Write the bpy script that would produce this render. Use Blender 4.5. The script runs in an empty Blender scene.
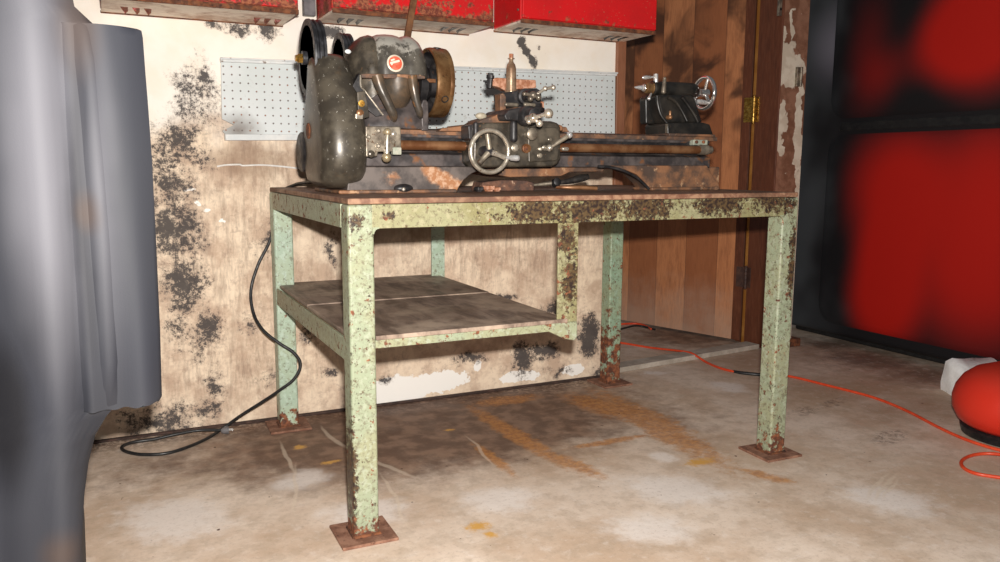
import bpy, bmesh, math, random
from mathutils import Vector, Matrix, noise
random.seed(7)
C = bpy.context.scene.collection
SC = bpy.context.scene
PI = math.pi

# ------------------------------------------------------------------ camera
FPX, TH, PT, RL, CH = 803.26, .453846, .142869, .004743, .88936
_R = Vector((math.cos(TH), -math.sin(TH), 0)); _F0 = Vector((math.sin(TH), math.cos(TH), 0)); _Z = Vector((0, 0, 1))
_F = _F0*math.cos(PT) - _Z*math.sin(PT); _U = _Z*math.cos(PT) + _F0*math.sin(PT)
RT = _R*math.cos(RL) + _U*math.sin(RL); UP = -_R*math.sin(RL) + _U*math.cos(RL)
O = Vector((0, 0, CH))
cd = bpy.data.cameras.new('camera'); cam = bpy.data.objects.new('camera', cd); C.objects.link(cam)
cd.sensor_width = 36; cd.lens = FPX/1000*36; cd.clip_start = .02
m3 = Matrix((RT, UP, -_F)).transposed()
cam.matrix_world = Matrix.Translation(O) @ m3.to_4x4()
SC.camera = cam

def at(px, py, **k):
    """where the sight line through a photo point meets the plane x=, y= or z= (metres)"""
    d = _F + RT*((px-500)/FPX) - UP*((py-281)/FPX)
    (a, v), = k.items(); i = 'xyz'.index(a)
    return O + d*((v-O[i])/d[i])

# ------------------------------------------------------------------ mesh builder
class MB:
    def __init__(s): s.bm = bmesh.new()
    def face(s, vs):
        try: return s.bm.faces.new(vs)
        except ValueError: return None
    def ring(s, pts): return [s.bm.verts.new(p) for p in pts]
    def skin(s, rings, closed=True, cap0=True, cap1=True):
        R = [s.ring(r) for r in rings]
        n = len(R[0])
        for a, b in zip(R, R[1:]):
            for i in range(n if closed else n-1):
                j = (i+1) % n
                s.face((a[i], a[j], b[j], b[i]))
        if closed and cap0: s.face(R[0][::-1])
        if closed and cap1: s.face(R[-1])
        return s
    def box(s, x0, x1, y0, y1, z0, z1):
        p = [(x0,y0),(x1,y0),(x1,y1),(x0,y1)]
        return s.skin([[(x,y,z0) for x,y in p], [(x,y,z1) for x,y in p]])
    def obox(s, c, ax, ay, az, hx, hy, hz):
        c = Vector(c); ax, ay, az = Vector(ax)*hx, Vector(ay)*hy, Vector(az)*hz
        q = [(-1,-1),(1,-1),(1,1),(-1,1)]
        return s.skin([[c+ax*a+ay*b-az for a,b in q], [c+ax*a+ay*b+az for a,b in q]])
    def prism(s, pts, plane, a0, a1):
        f = {'xz': lambda u,v,a: (u,a,v), 'yz': lambda u,v,a: (a,u,v), 'xy': lambda u,v,a: (u,v,a)}[plane]
        return s.skin([[f(u,v,a0) for u,v in pts], [f(u,v,a1) for u,v in pts]])
    def frame(s, d):
        d = Vector(d).normalized()
        u = d.cross(Vector((0,0,1)));
        if u.length < 1e-3: u = d.cross(Vector((0,1,0)))
        u.normalize(); return d, u, d.cross(u)
    def lathe(s, prof, p0, axis, n=32):
        """prof: (distance along axis, radius); closed at both ends"""
        d, u, v = s.frame(axis); p0 = Vector(p0)
        rings = [[p0 + d*t + (u*math.cos(2*PI*i/n) + v*math.sin(2*PI*i/n))*max(r, 1e-5) for i in range(n)] for t, r in prof]
        return s.skin(rings)
    def cyl(s, p0, p1, r0, r1=None, n=24):
        p0, p1 = Vector(p0), Vector(p1); L = (p1-p0).length
        return s.lathe([(0, r0), (L, r0 if r1 is None else r1)], p0, p1-p0, n)
    def ball(s, c, r, n=16, sq=(1,1,1)):
        k = n//2+1
        c = Vector(c)
        rings = []
        for i in range(k+1):
            a = PI*i/k
            rings.append([c + Vector((math.sin(a)*math.cos(2*PI*j/n)*r*sq[0], math.sin(a)*math.sin(2*PI*j/n)*r*sq[1], -math.cos(a)*r*sq[2] + 0)) if 0 < i < k
                          else c + Vector((1e-5*math.cos(2*PI*j/n), 1e-5*math.sin(2*PI*j/n), -math.cos(a)*r*sq[2])) for j in range(n)])
        return s.skin(rings)
    def torus(s, c, axis, Rr, r, n=48, m=12, squash=1):
        d, u, v = s.frame(axis); c = Vector(c)
        rings = []
        for i in range(n):
            a = 2*PI*i/n; e = u*math.cos(a)+v*math.sin(a)
            rings.append([c + e*(Rr + r*math.cos(2*PI*j/m)) + d*(r*squash*math.sin(2*PI*j/m)) for j in range(m)])
        rings.append(rings[0])
        s.skin(rings, cap0=False, cap1=False)
        bmesh.ops.remove_doubles(s.bm, verts=s.bm.verts, dist=1e-6); return s
    def tube(s, pts, r, n=10, sub=8, radii=None):
        P = [Vector(p) for p in pts]
        if sub > 1 and len(P) > 2:
            Q = []; rr = []
            E = [2*P[0]-P[1]] + P + [2*P[-1]-P[-2]]
            for i in range(1, len(E)-2):
                for k in range(sub):
                    t = k/sub; a, b, c, d = E[i-1:i+3]
                    Q.append(.5*((2*b)+(c-a)*t+(2*a-5*b+4*c-d)*t*t+(3*b-a-3*c+d)*t**3))
                    if radii: rr.append(radii[i-1]*(1-t)+radii[i]*t)
            Q.append(P[-1]); P = Q
            if radii: rr.append(radii[-1]); radii = rr
        rings = []; u = None
        for i, p in enumerate(P):
            t = (P[min(i+1, len(P)-1)] - P[max(i-1, 0)]).normalized()
            if u is None:
                _, u, _ = s.frame(t)
            u = (u - t*u.dot(t)).normalized(); v = t.cross(u); q = radii[i] if radii else r
            rings.append([p + (u*math.cos(2*PI*j/n)+v*math.sin(2*PI*j/n))*q for j in range(n)])
        return s.skin(rings)
    def rod(s, p0, p1, r0, r1=None, n=16):      # round-ended bar
        p0, p1 = Vector(p0), Vector(p1); L = (p1-p0).length; r1 = r0 if r1 is None else r1
        pr = [(-r0*math.cos(a)*.9, r0*math.sin(a)) for a in (0, .4, .8, 1.2)] + [(0, r0), (L, r1)] + [(L+r1*math.cos(a)*.9, r1*math.sin(a)) for a in (1.2, .8, .4, 0)]
        return s.lathe(pr, p0, p1-p0, n)
    def build(s, name, m, parent=None, org=None, bev=0, seg=2, sub=0, smooth=45, jitter=0):
        bm = s.bm
        bmesh.ops.recalc_face_normals(bm, faces=bm.faces)
        if org is None: org = parent['_o'] if parent is not None and '_o' in parent else (0,0,0)
        org = Vector(org)
        bmesh.ops.translate(bm, verts=bm.verts, vec=-org)
        me = bpy.data.meshes.new(name); bm.to_mesh(me); bm.free()
        ob = bpy.data.objects.new(name, me); C.objects.link(ob)
        if parent is None: ob.location = org
        else: ob.parent = parent
        ob['_o'] = tuple(org)
        me.materials.append(m)
        if smooth:
            for p in me.polygons: p.use_smooth = True
            if not bev: me.set_sharp_from_angle(angle=math.radians(smooth))
        if bev:
            b = ob.modifiers.new('bevel', 'BEVEL'); b.width = bev; b.segments = seg; b.limit_method = 'ANGLE'; b.angle_limit = math.radians(35); b.harden_normals = True
        if sub:
            b = ob.modifiers.new('sub', 'SUBSURF'); b.levels = b.render_levels = sub
        return ob

def thing(name, label, cat, loc, group=None):
    o = bpy.data.objects.new(name, None); C.objects.link(o); o.location = loc; o['_o'] = tuple(loc)
    o.empty_display_size = .05
    return tag(o, label, cat, group)
def tag(o, label, cat, group=None):
    o['label'] = label; o['category'] = cat
    if group: o['group'] = group
    return o
def struct(o, label=None):
    o['kind'] = 'structure'
    if label: o['label'] = label
    return o

# ------------------------------------------------------------------ materials
class M:
    def __init__(s, name):
        s.m = bpy.data.materials.new(name); s.m.use_nodes = True
        s.t = s.m.node_tree; s.n = s.t.nodes; s.l = s.t.links
        s.b = s.n['Principled BSDF']; s.tc = s.n.new('ShaderNodeTexCoord'); s.co = s.tc.outputs['Object']
    def set(s, **k):
        for a, v in k.items():
            i = s.b.inputs[{'col':'Base Color','rough':'Roughness','metal':'Metallic','spec':'Specular IOR Level','nor':'Normal','coat':'Coat Weight'}[a]]
            s.put(i, v)
        return s
    def put(s, i, v):
        if hasattr(v, 'is_output'): s.l.new(v, i)
        elif isinstance(v, (tuple, list)) and i.type == 'RGBA' and len(v) == 3: i.default_value = (*v, 1)
        else: i.default_value = v
    def noise(s, scale, detail=4, rough=.55, dist=0, co=None, out='Fac'):
        n = s.n.new('ShaderNodeTexNoise'); n.inputs['Scale'].default_value = scale; n.inputs['Detail'].default_value = detail
        n.inputs['Roughness'].default_value = rough; n.inputs['Distortion'].default_value = dist
        s.l.new(co or s.co, n.inputs['Vector']); return n.outputs[out]
    def voro(s, scale, feat='F1', out='Distance', co=None):
        n = s.n.new('ShaderNodeTexVoronoi'); n.feature = feat; n.inputs['Scale'].default_value = scale
        s.l.new(co or s.co, n.inputs['Vector']); return n.outputs[out]
    def math(s, op, a, b=0., clamp=False):
        n = s.n.new('ShaderNodeMath'); n.operation = op; n.use_clamp = clamp
        s.put(n.inputs[0], a); s.put(n.inputs[1], b); return n.outputs[0]
    def mix(s, f, a, b, mode='MIX'):
        n = s.n.new('ShaderNodeMix'); n.data_type = 'RGBA'; n.blend_type = mode; n.clamp_factor = True
        s.put(n.inputs[0], f); s.put(n.inputs[6], a); s.put(n.inputs[7], b); return n.outputs[2]
    def step(s, v, lo, hi, a=0., b=1.):
        n = s.n.new('ShaderNodeMapRange'); n.interpolation_type = 'SMOOTHSTEP'
        s.put(n.inputs[0], v); n.inputs[1].default_value = lo; n.inputs[2].default_value = hi; n.inputs[3].default_value = a; n.inputs[4].default_value = b
        return n.outputs[0]
    def map(s, loc=(0,0,0), rot=(0,0,0), sc=(1,1,1), co=None, typ='TEXTURE'):
        n = s.n.new('ShaderNodeMapping'); n.vector_type = typ
        n.inputs[1].default_value = loc; n.inputs[2].default_value = rot; n.inputs[3].default_value = sc
        s.l.new(co or s.co, n.inputs[0]); return n.outputs[0]
    def warp(s, scale, amt):
        c = s.noise(scale, 3, out='Color')
        n = s.n.new('ShaderNodeVectorMath'); n.operation = 'SUBTRACT'; s.l.new(c, n.inputs[0]); n.inputs[1].default_value = (.5,.5,.5)
        k = s.n.new('ShaderNodeVectorMath'); k.operation = 'SCALE'; s.l.new(n.outputs[0], k.inputs[0]); k.inputs[3].default_value = amt
        a = s.n.new('ShaderNodeVectorMath'); a.operation = 'ADD'; s.l.new(s.co, a.inputs[0]); s.l.new(k.outputs[0], a.inputs[1])
        return a.outputs[0]
    def blob(s, loc, rot, sc, co=None):
        v = s.map(loc, rot, sc, co)
        g = s.n.new('ShaderNodeTexGradient'); g.gradient_type = 'SPHERICAL'; s.l.new(v, g.inputs[0]); return g.outputs['Fac']
    def sep(s, co=None):
        n = s.n.new('ShaderNodeSeparateXYZ'); s.l.new(co or s.co, n.inputs[0]); return n.outputs
    def bump(s, h, d=.002, st=.5):
        n = s.n.new('ShaderNodeBump'); n.inputs['Strength'].default_value = st; n.inputs['Distance'].default_value = d
        s.l.new(h, n.inputs['Height']); s.l.new(n.outputs[0], s.b.inputs['Normal']); return s
    def maxs(s, L):
        r = L[0]
        for x in L[1:]: r = s.math('MAXIMUM', r, x)
        return r

def srgb(r, g, b):
    f = lambda c: (c/255/12.92 if c/255 <= .04045 else ((c/255+.055)/1.055)**2.4)
    return (f(r), f(g), f(b))

def simple(name, a, b, scale=30, rough=.5, metal=0., bump=.0, spec=.5, speck=None, amt=(.4,.65), speckamt=(.62,.68), sscale=90):
    """two-tone patchy surface, with optional fine specks of a third colour"""
    k = M(name)
    c = k.mix(k.step(k.noise(scale, 6, .62), *amt), a, b)
    if speck: c = k.mix(k.step(k.noise(sscale, 3, .6), *speckamt), c, speck)
    k.set(col=c, rough=k.step(k.noise(scale*1.7, 4), .3, .7, max(rough-.12, .05), min(rough+.15, 1)), metal=metal, spec=spec)
    if bump: k.bump(k.noise(scale*3, 5), .002, bump)
    return k.m

RUST = (.12, .040, .016)
mt = {}
mt['iron'] = simple('oily cast iron', (.040,.033,.025), (.110,.090,.066), 22, .36, .25, .25, speck=(.20,.11,.055), speckamt=(.66,.72))
mt['dark_iron'] = simple('dark iron', (.016,.015,.016), (.045,.040,.040), 25, .42, .2, .2, speck=(.10,.05,.03), speckamt=(.67,.75))
mt['tail_iron'] = simple('black cast iron', (.012,.011,.010), (.030,.025,.020), 18, .40, .1, .2, speck=(.10,.05,.03), speckamt=(.68,.75))
mt['blue_iron'] = simple('brown grey oiled iron', (.040,.034,.034), (.120,.098,.092), 20, .42, .2, .2, amt=(.36,.68), speck=(.20,.085,.035), speckamt=(.57,.68), sscale=18)
mt['rust_iron'] = simple('rusty bed iron', (.075,.048,.036), (.27,.125,.060), 16, .6, .1, .4, speck=(.42,.25,.14), speckamt=(.60,.70), sscale=35)
mt['brown_rod'] = simple('browned steel', (.16,.062,.024), (.30,.15,.070), 14, .35, .45, .1)
mt['rust'] = simple('rust', (.085,.030,.014), (.22,.075,.028), 40, .85, 0, .6, speck=(.045,.018,.012))
mt['plate'] = simple('rusty plate', (.17,.075,.045), (.30,.155,.10), 28, .8, 0, .5, speck=(.07,.03,.02))
mt['pale_rust'] = simple('pale rust', (.30,.115,.055), (.55,.30,.20), 60, .7, .1, .4, speck=(.20,.06,.03))
mt['steel'] = simple('worn bright steel', (.44,.38,.30), (.66,.59,.49), 30, .27, .65, .05, speck=(.20,.12,.07))
mt['chrome'] = simple('polished steel', (.66,.63,.60), (.82,.80,.78), 30, .20, .65)
mt['dull_steel'] = simple('dull steel', (.16,.13,.10), (.34,.29,.22), 30, .38, .5, .1, speck=(.12,.06,.03))
mt['bronze'] = simple('browned chuck steel', (.14,.065,.024), (.26,.145,.062), 18, .33, .55, .15, speck=(.07,.03,.015), sscale=40)
mt['black'] = simple('black rubber', (.010,.010,.011), (.018,.018,.018), 40, .45)
mt['pulley'] = simple('black pulley iron', (.014,.014,.016), (.040,.040,.046), 40, .45, .2, .1)
mt['orange_cord'] = simple('orange cord sheath', (.62,.055,.015), (.70,.080,.025), 40, .45)
mt['white_string'] = simple('white string', (.75,.72,.68), (.85,.82,.78), 60, .8)
mt['brass'] = simple('tarnished brass', (.30,.15,.025), (.62,.38,.09), 70, .32, .8, .1)
mt['grip'] = simple('dark tool grip', (.014,.012,.011), (.035,.028,.024), 60, .5)
mt['stick'] = simple('brown strap wood', (.10,.036,.012), (.20,.085,.032), 25, .6, 0, .3)
mt['grey_strap'] = simple('grey metal strap', (.10,.095,.10), (.17,.16,.165), 25, .55)
mt['pale_brown'] = simple('pale wood strip', (.22,.15,.11), (.36,.27,.21), 25, .8)

def green_paint(name, tone, rusty=0., patches=(), low=None, lowamt=.30):
    k = M(name)
    pale, olive = tone
    c = k.mix(k.step(k.noise(7, 4), .38, .62), pale, olive)
    c = k.mix(k.math('MULTIPLY', k.step(k.noise(60, 5, .65), .52, .60), .75), c, (pale[0]*1.25, pale[1]*1.2, pale[2]*1.3))
    w = k.warp(35, .02)
    mask = k.step(k.noise(46, 7, .68), .60-rusty, .64-rusty)
    dirt = k.step(k.noise(85, 7, .75), .50-rusty*.5, .62-rusty*.4)
    c = k.mix(k.math('MULTIPLY', dirt, .62), c, (.115,.085,.052))
    L = [mask]
    if patches:
        pm = k.maxs([k.math('MULTIPLY', k.blob(p, (0,0,0), r, w), 1.6) for p, r in patches])
        hi = k.noise(55, 7, .75)
        pz = k.step(k.math('ADD', k.math('ADD', hi, k.math('MULTIPLY', k.math('SUBTRACT', k.noise(150, 5, .75), .5), .5)), k.math('MULTIPLY', pm, .19)), .58, .66)
        c = k.mix(pz, c, k.mix(k.step(k.noise(120, 4), .4, .6), (.028,.017,.014), (.095,.060,.028)))
    if low:
        z = k.sep()[2]
        lm = k.step(k.math('ADD', k.noise(28, 7, .7), k.step(z, low[0], low[1], lowamt, 0.)), .66, .72)
        L.append(lm)
    rc = k.mix(k.step(k.noise(70, 4), .4, .65), (.09,.032,.018), (.25,.085,.035))
    f = k.maxs(L)
    c = k.mix(f, c, rc)
    k.set(col=c, rough=k.step(f, 0, 1, .42, .8), spec=.45).bump(k.noise(46, 7, .68), .0012, .5)
    return k.m
MINT2 = ((.25,.36,.25), (.28,.34,.22)); MINT = ((.37,.47,.36), (.38,.45,.32)); OLIVE = ((.27,.262,.150), (.22,.20,.095))
LEAF = ((.275,.315,.215), (.285,.295,.185))

# ---- plaster wall
def wall_mat():
    k = M('mouldy plaster')
    W = 2.8
    def wp(px, py): p = at(px, py, y=W); return (p.x, p.y, p.z)
    x, y, z = k.sep()
    w = k.warp(9, .10); w2 = k.warp(30, .035)
    n = k.noise(5, 5); up = k.step(k.math('ADD', z, k.math('MULTIPLY', k.math('SUBTRACT', n, .5), .5)), .92, 1.12)
    low = k.mix(k.step(k.noise(9, 7, .7), .36, .62), (.54,.395,.29), (.82,.67,.51))
    low = k.mix(k.math('MULTIPLY', k.step(k.noise(34, 7, .75), .52, .66), .42), low, (.31,.215,.165))
    top = k.mix(k.step(k.noise(8, 5), .4, .65), (.87,.82,.745), (.84,.765,.66))
    c = k.mix(up, low, top)
    # brown vertical drip streaks below shelf height
    st = k.noise(5, 8, .75, co=k.map(sc=(.13,1,.7), typ='TEXTURE'))
    br = k.math('MULTIPLY', k.step(st, .42, .66), k.maxs([k.math('MULTIPLY', k.blob(wp(*a), (0,0,0), s, w), 1.3, True) for a, s in [((255,165),(.40,1,.24)), ((240,250),(.35,1,.45)), ((325,215),(.35,1,.22)), ((500,250),(.8,1,.25)), ((330,320),(.4,1,.35)), ((230,370),(.4,1,.25))]]))
    c = k.mix(k.math('MULTIPLY', br, .58), c, (.215,.145,.108))
    dk = k.maxs([k.blob(wp(*a), (0,0,0), s, w) for a, s in [((480,226),(1.0,1,.075)), ((310,215),(.2,1,.08)), ((250,160),(.2,1,.10))]])  # bench rail shadow painted into the wall colour, plus a brown dirt patch
    c = k.mix(k.math('MULTIPLY', k.step(k.math('ADD', dk, k.math('MULTIPLY', n, .4)), .4, .8), .55), c, (.25,.16,.105))
    # bare white patches near the floor
    wh = k.maxs([k.blob(wp(*a), (0,0,0), s, w2) for a, s in [((395,392),(.20,1,.075)), ((440,382),(.16,1,.055)), ((520,377),(.12,1,.03)), ((575,370),(.07,1,.03)), ((189,190),(.020,1,.006)), ((197,203),(.012,1,.010)), ((207,210),(.014,1,.008)), ((222,221),(.008,1,.006)), ((478,366),(.02,1,.03))]])
    c = k.mix(k.step(k.math('ADD', wh, k.math('MULTIPLY', k.math('SUBTRACT', k.noise(38, 7, .7), .5), .7)), .20, .26), c, (.90,.87,.82))
    # black mould: clouds of speckles
    spots = [((200,95),(.10,1,.16),1.), ((207,72),(.05,1,.06),1.2), ((185,135),(.13,1,.12),1.15), ((170,185),(.11,1,.14),1.25), ((195,150),(.1,1,.1),1.), ((178,230),(.11,1,.18),1.45), ((185,285),(.12,1,.14),1.35),
             ((205,335),(.08,1,.12),1.35), ((165,160),(.10,1,.12),1.1), ((215,385),(.05,1,.09),1.2), ((160,420),(.2,1,.07),1.1), ((205,415),(.08,1,.06),1.), ((180,330),(.07,1,.09),1.),
             ((236,25),(.07,1,.035),1.5), ((213,26),(.05,1,.02),1.3), ((265,28),(.06,1,.05),1.6), ((330,30),(.05,1,.035),1.8), ((524,42),(.022,1,.04),3.), ((529,52),(.020,1,.04),3.), ((534,62),(.018,1,.04),3.), ((539,46),(.016,1,.02),1.3),
             ((560,305),(.12,1,.06),1.5), ((508,298),(.06,1,.025),1.5), ((525,310),(.03,1,.02),1.6), ((590,335),(.075,1,.13),1.9), ((522,362),(.07,1,.085),1.7), ((545,352),(.10,1,.06),1.5), ((470,360),(.10,1,.035),1.3), ((560,372),(.1,1,.03),1.), ((598,375),(.05,1,.05),1.2),
             ((310,330),(.06,1,.07),1.), ((331,373),(.05,1,.03),1.3), ((265,240),(.05,1,.1),.9), ((333,250),(.03,1,.1),1.3), ((385,378),(.05,1,.03),1.2), ((268,380),(.07,1,.05),.9), ((250,325),(.07,1,.06),.9)]
    bl = k.maxs([k.math('MULTIPLY', k.blob(wp(*a), (0,-.45 if 525<a[0]<535 and a[1]<70 else 0,0), s, w), g) for a, s, g in spots])
    hf = k.noise(85, 9, .8); mf = k.noise(17, 6, .65)
    hn = k.math('MULTIPLY', k.math('SUBTRACT', hf, .5), 2.3)
    v = k.math('ADD', k.math('MULTIPLY', bl, .52), k.math('ADD', hn, k.math('MULTIPLY', k.math('SUBTRACT', mf, .5), 1.2)))
    core = k.math('MULTIPLY', k.step(v, .30, .50), k.step(bl, .0, .12))
    halo = k.math('MULTIPLY', k.step(v, .02, .42), k.step(bl, .0, .35))
    c = k.mix(k.math('MULTIPLY', halo, .50), c, (.25,.185,.145))
    c = k.mix(k.math('MULTIPLY', core, .88), c, (.038,.036,.040))
    # small scattered flecks everywhere
    fl = k.step(k.noise(26, 4, .6), .715, .75)
    c = k.mix(k.math('MULTIPLY', fl, k.math('SUBTRACT', 1., k.math('MULTIPLY', up, .8))), c, (.20,.11,.07))
    k.set(col=c, rough=.85, spec=.25).bump(k.noise(40, 6, .6), .002, .35)
    return k.m

# ---- concrete floor
def floor_mat():
    k = M('stained concrete')
    def fp(px, py): p = at(px, py, z=0); return (p.x, p.y, 0)
    def streak(p0, p1, w):
        a, b = Vector(fp(*p0)), Vector(fp(*p1)); d = b-a; mid = (a+b)/2
        return (tuple(mid), (0,0,math.atan2(d.y, d.x)), (d.length/2*1.15, w, 1))
    w = k.warp(7, .12); w2 = k.warp(25, .03)
    x, y, z = k.sep()
    c = k.mix(k.step(k.noise(2.6, 6, .62), .36, .64), (.57,.42,.305), (.76,.63,.52))
    c = k.mix(k.math('MULTIPLY', k.step(k.noise(15, 7, .66), .45, .62), .35), c, (.42,.32,.23))
    # dark brown region beneath and behind the bench
    dk = k.maxs([k.math('MULTIPLY', k.blob(fp(*a), (0,0,r), s, w), g) for a, r, s, g in [((430,425),0,(1.15,.62,1),1.9), ((330,440),0,(.45,.35,1),1.2), ((560,430),0,(.6,.35,1),1.), ((660,420),0,(.5,.5,1),.6), ((170,465),0,(.5,.35,1),.75), ((690,335),0,(.6,.6,1),1.2)]])
    f = k.step(k.math('ADD', dk, k.math('MULTIPLY', k.math('SUBTRACT', k.noise(11, 7, .7), .5), 1.3)), .15, 1.0)
    c = k.mix(k.math('MULTIPLY', f, .93), c, k.mix(k.step(k.noise(14, 5), .4, .65), (.13,.072,.048), (.27,.165,.112)))
    # oily patches on the right, and the big machine's shadow painted on the floor
    ok = k.maxs([k.blob(fp(*a), (0,0,0), s, w) for a, s in [((870,360),(.45,.5,1)), ((920,375),(.4,.3,1)), ((835,345),(.4,.35,1))]])
    c = k.mix(k.math('MULTIPLY', k.step(k.math('ADD', ok, k.math('MULTIPLY', k.math('SUBTRACT', k.noise(10, 7, .7), .5), 1.3)), .15, .95), .80), c, (.085,.052,.034))
    tb_ = k.maxs([k.blob(fp(*a), (0,0,0), s, w) for a, s in [((850,385),(.7,.45,1)), ((760,360),(.5,.4,1)), ((900,410),(.4,.25,1))]])
    c = k.mix(k.math('MULTIPLY', k.step(k.math('ADD', tb_, k.math('MULTIPLY', k.math('SUBTRACT', k.noise(12, 7, .7), .5), 1.2)), .1, .9), .55), c, (.36,.225,.135))
    sp = k.maxs([k.blob(fp(*a), (0,0,.3), s, w2) for a, s in [((806,411),(.09,.05,1)), ((890,437),(.13,.06,1)), ((832,403),(.12,.04,1))]])
    c = k.mix(k.math('MULTIPLY', k.math('MULTIPLY', k.step(sp, .0, .5), k.step(k.noise(38, 8, .8), .44, .60)), .75), c, (.16,.11,.085))
    # rust runs
    rs = [streak((585,384),(750,480),.10), streak((600,395),(700,440),.09), streak((560,392),(660,425),.12), streak((470,405),(545,395),.08), streak((560,450),(660,433),.03), streak((462,402),(585,478),.055), streak((540,450),(610,480),.05), streak((470,440),(520,480),.03), streak((640,425),(690,450),.06), streak((735,468),(800,485),.04)]
    ro = k.maxs([k.blob(*r, w2) for r in rs])
    rf = k.math('MULTIPLY', k.step(k.math('ADD', ro, k.math('MULTIPLY', k.math('SUBTRACT', k.noise(30, 8, .78), .5), 1.7)), .05, .65), k.step(ro, 0., .22))
    c = k.mix(k.math('MULTIPLY', rf, .74), c, k.mix(k.step(k.noise(50, 6, .7), .42, .6), (.60,.27,.075), (.40,.165,.055)))
    rp = k.maxs([k.blob(fp(*a), (0,0,r), s, w2) for a, r, s in [((300,447),.6,(.04,.03,1)), ((450,430),0,(.03,.02,1)), ((478,526),.2,(.06,.05,1)), ((490,535),0,(.03,.03,1)), ((700,462),0,(.10,.05,1)), ((330,462),0,(.05,.03,1))]])
    c = k.mix(k.math('MULTIPLY', k.step(k.math('ADD', rp, k.math('MULTIPLY', k.math('SUBTRACT', k.noise(45, 6, .75), .5), 1.6)), .25, .8), k.step(rp, 0., .2)), c, (.66,.36,.09))
    # dark rust crumbs along the foot of the wall
    cr = k.math('MULTIPLY', k.step(y, 2.62, 2.80), k.step(k.noise(50, 6, .7), .40, .55)); cr = k.math('MULTIPLY', cr, k.step(x, 1.98, 1.88))
    c = k.mix(k.math('MULTIPLY', cr, .85), c, (.075,.035,.022))
    # chalky white scuffs
    ws = [streak((300,520),(430,505),.15), streak((440,505),(560,495),.13), streak((590,478),(760,500),.16), streak((640,455),(680,460),.06), streak((640,373),(675,372),.06), streak((120,500),(230,540),.2), streak((590,540),(700,520),.16), streak((820,480),(960,520),.16), streak((700,380),(760,395),.12), streak((260,490),(340,470),.1)]
    wf = k.maxs([k.blob(*r, w) for r in ws])
    wf = k.step(k.math('ADD', wf, k.math('MULTIPLY', k.math('SUBTRACT', k.noise(22, 7, .68), .5), .9)), .22, .75)
    c = k.mix(k.math('MULTIPLY', wf, .70), c, (.86,.79,.74))
    # thin curved chalk scratches
    sc = [streak((318,425),(350,452),.012), streak((350,452),(430,482),.012), streak((278,440),(300,480),.010), streak((298,462),(292,520),.008), streak((380,470),(410,530),.008), streak((464,434),(498,470),.008), streak((866,502),(890,470),.010), streak((874,503),(898,472),.010), streak((884,500),(900,478),.008)]
    sf = k.math('MULTIPLY', k.step(k.maxs([k.blob(*r, k.warp(5, .05)) for r in sc]), .05, .6), .5)
    c = k.mix(sf, c, (.74,.62,.49))
    c = k.mix(k.math('MULTIPLY', k.step(k.noise(70, 8, .8), .50, .66), .32), c, (.30,.215,.155))
    c = k.mix(k.math('MULTIPLY', k.math('MULTIPLY', k.step(k.noise(28, 8, .75), .52, .68), k.math('SUBTRACT', 1., f)), .34), c, (.84,.76,.70))
    # little dark chips
    c = k.mix(k.step(k.noise(33, 2, .5), .745, .765), c, (.10,.05,.035))
    k.set(col=c, rough=k.step(k.noise(6, 5), .3, .7, .55, .85), spec=.35).bump(k.noise(60, 6, .65), .0015, .35)
    return k.m

# ---- veneer door: alternating planks
def plank_mat(name, width, pal, dark=True, off=0.):
    k = M(name)
    x, y, z = k.sep()
    u = k.math('ADD', k.math('DIVIDE', x, width), off)
    idx = k.math('FLOOR', u)
    wn = k.n.new('ShaderNodeTexWhiteNoise'); wn.noise_dimensions = '1D'; k.l.new(idx, wn.inputs['W'])
    alt = k.math('MULTIPLY', k.math('ABSOLUTE', k.math('MODULO', idx, 2.)), .75)
    tone = k.math('ADD', alt, k.math('MULTIPLY', wn.outputs[0], .25))
    sh = k.n.new('ShaderNodeCombineXYZ'); k.l.new(k.math('MULTIPLY', idx, 3.7), sh.inputs[0]); k.l.new(k.math('MULTIPLY', idx, 1.3), sh.inputs[2])
    ad = k.n.new('ShaderNodeVectorMath'); k.l.new(k.co, ad.inputs[0]); k.l.new(sh.outputs[0], ad.inputs[1])
    grain = k.noise(9, 6, .65, .6, co=k.map(sc=(.35,.35,1.8), co=ad.outputs[0], typ='TEXTURE'))
    fig = k.noise(4., 4, .5, .7, co=ad.outputs[0])
    fine = k.noise(60, 4, .6, co=k.map(sc=(.5,.5,4), co=ad.outputs[0], typ='TEXTURE'))
    c = k.mix(tone, pal[0], pal[1])
    c = k.mix(k.math('MULTIPLY', k.step(grain, .42, .68), .45), c, pal[2])
    c = k.mix(k.math('MULTIPLY', k.step(fine, .45, .65), .28), c, pal[3])
    if dark: c = k.mix(k.math('MULTIPLY', k.math('MULTIPLY', k.step(fig, .44, .62), k.step(z, .80, 1.15)), .85), c, (.055,.024,.015))
    edge = k.math('ABSOLUTE', k.math('SUBTRACT', k.math('FRACT', u), .5))
    c = k.mix(k.math('MULTIPLY', k.step(edge, .485, .498), .6), c, (.05,.02,.012))
    if dark:
        gr = k.math('MULTIPLY', k.step(k.math('ADD', z, k.math('MULTIPLY', k.noise(7, 6, .65), .5)), .62, .20), .45)
        c = k.mix(gr, c, (.50,.40,.32))
    k.set(col=c, rough=.42, spec=.4).bump(fine, .0006, .3)
    return k.m
DOORM = plank_mat('plank veneer', .186, ((.31,.105,.042), (.60,.245,.105), (.27,.092,.038), (.20,.070,.032)), off=-.839)
JAMBM = plank_mat('dark red stained wood', .9, ((.115,.036,.017), (.14,.044,.021), (.055,.020,.012), (.25,.095,.05)), dark=False)

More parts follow.
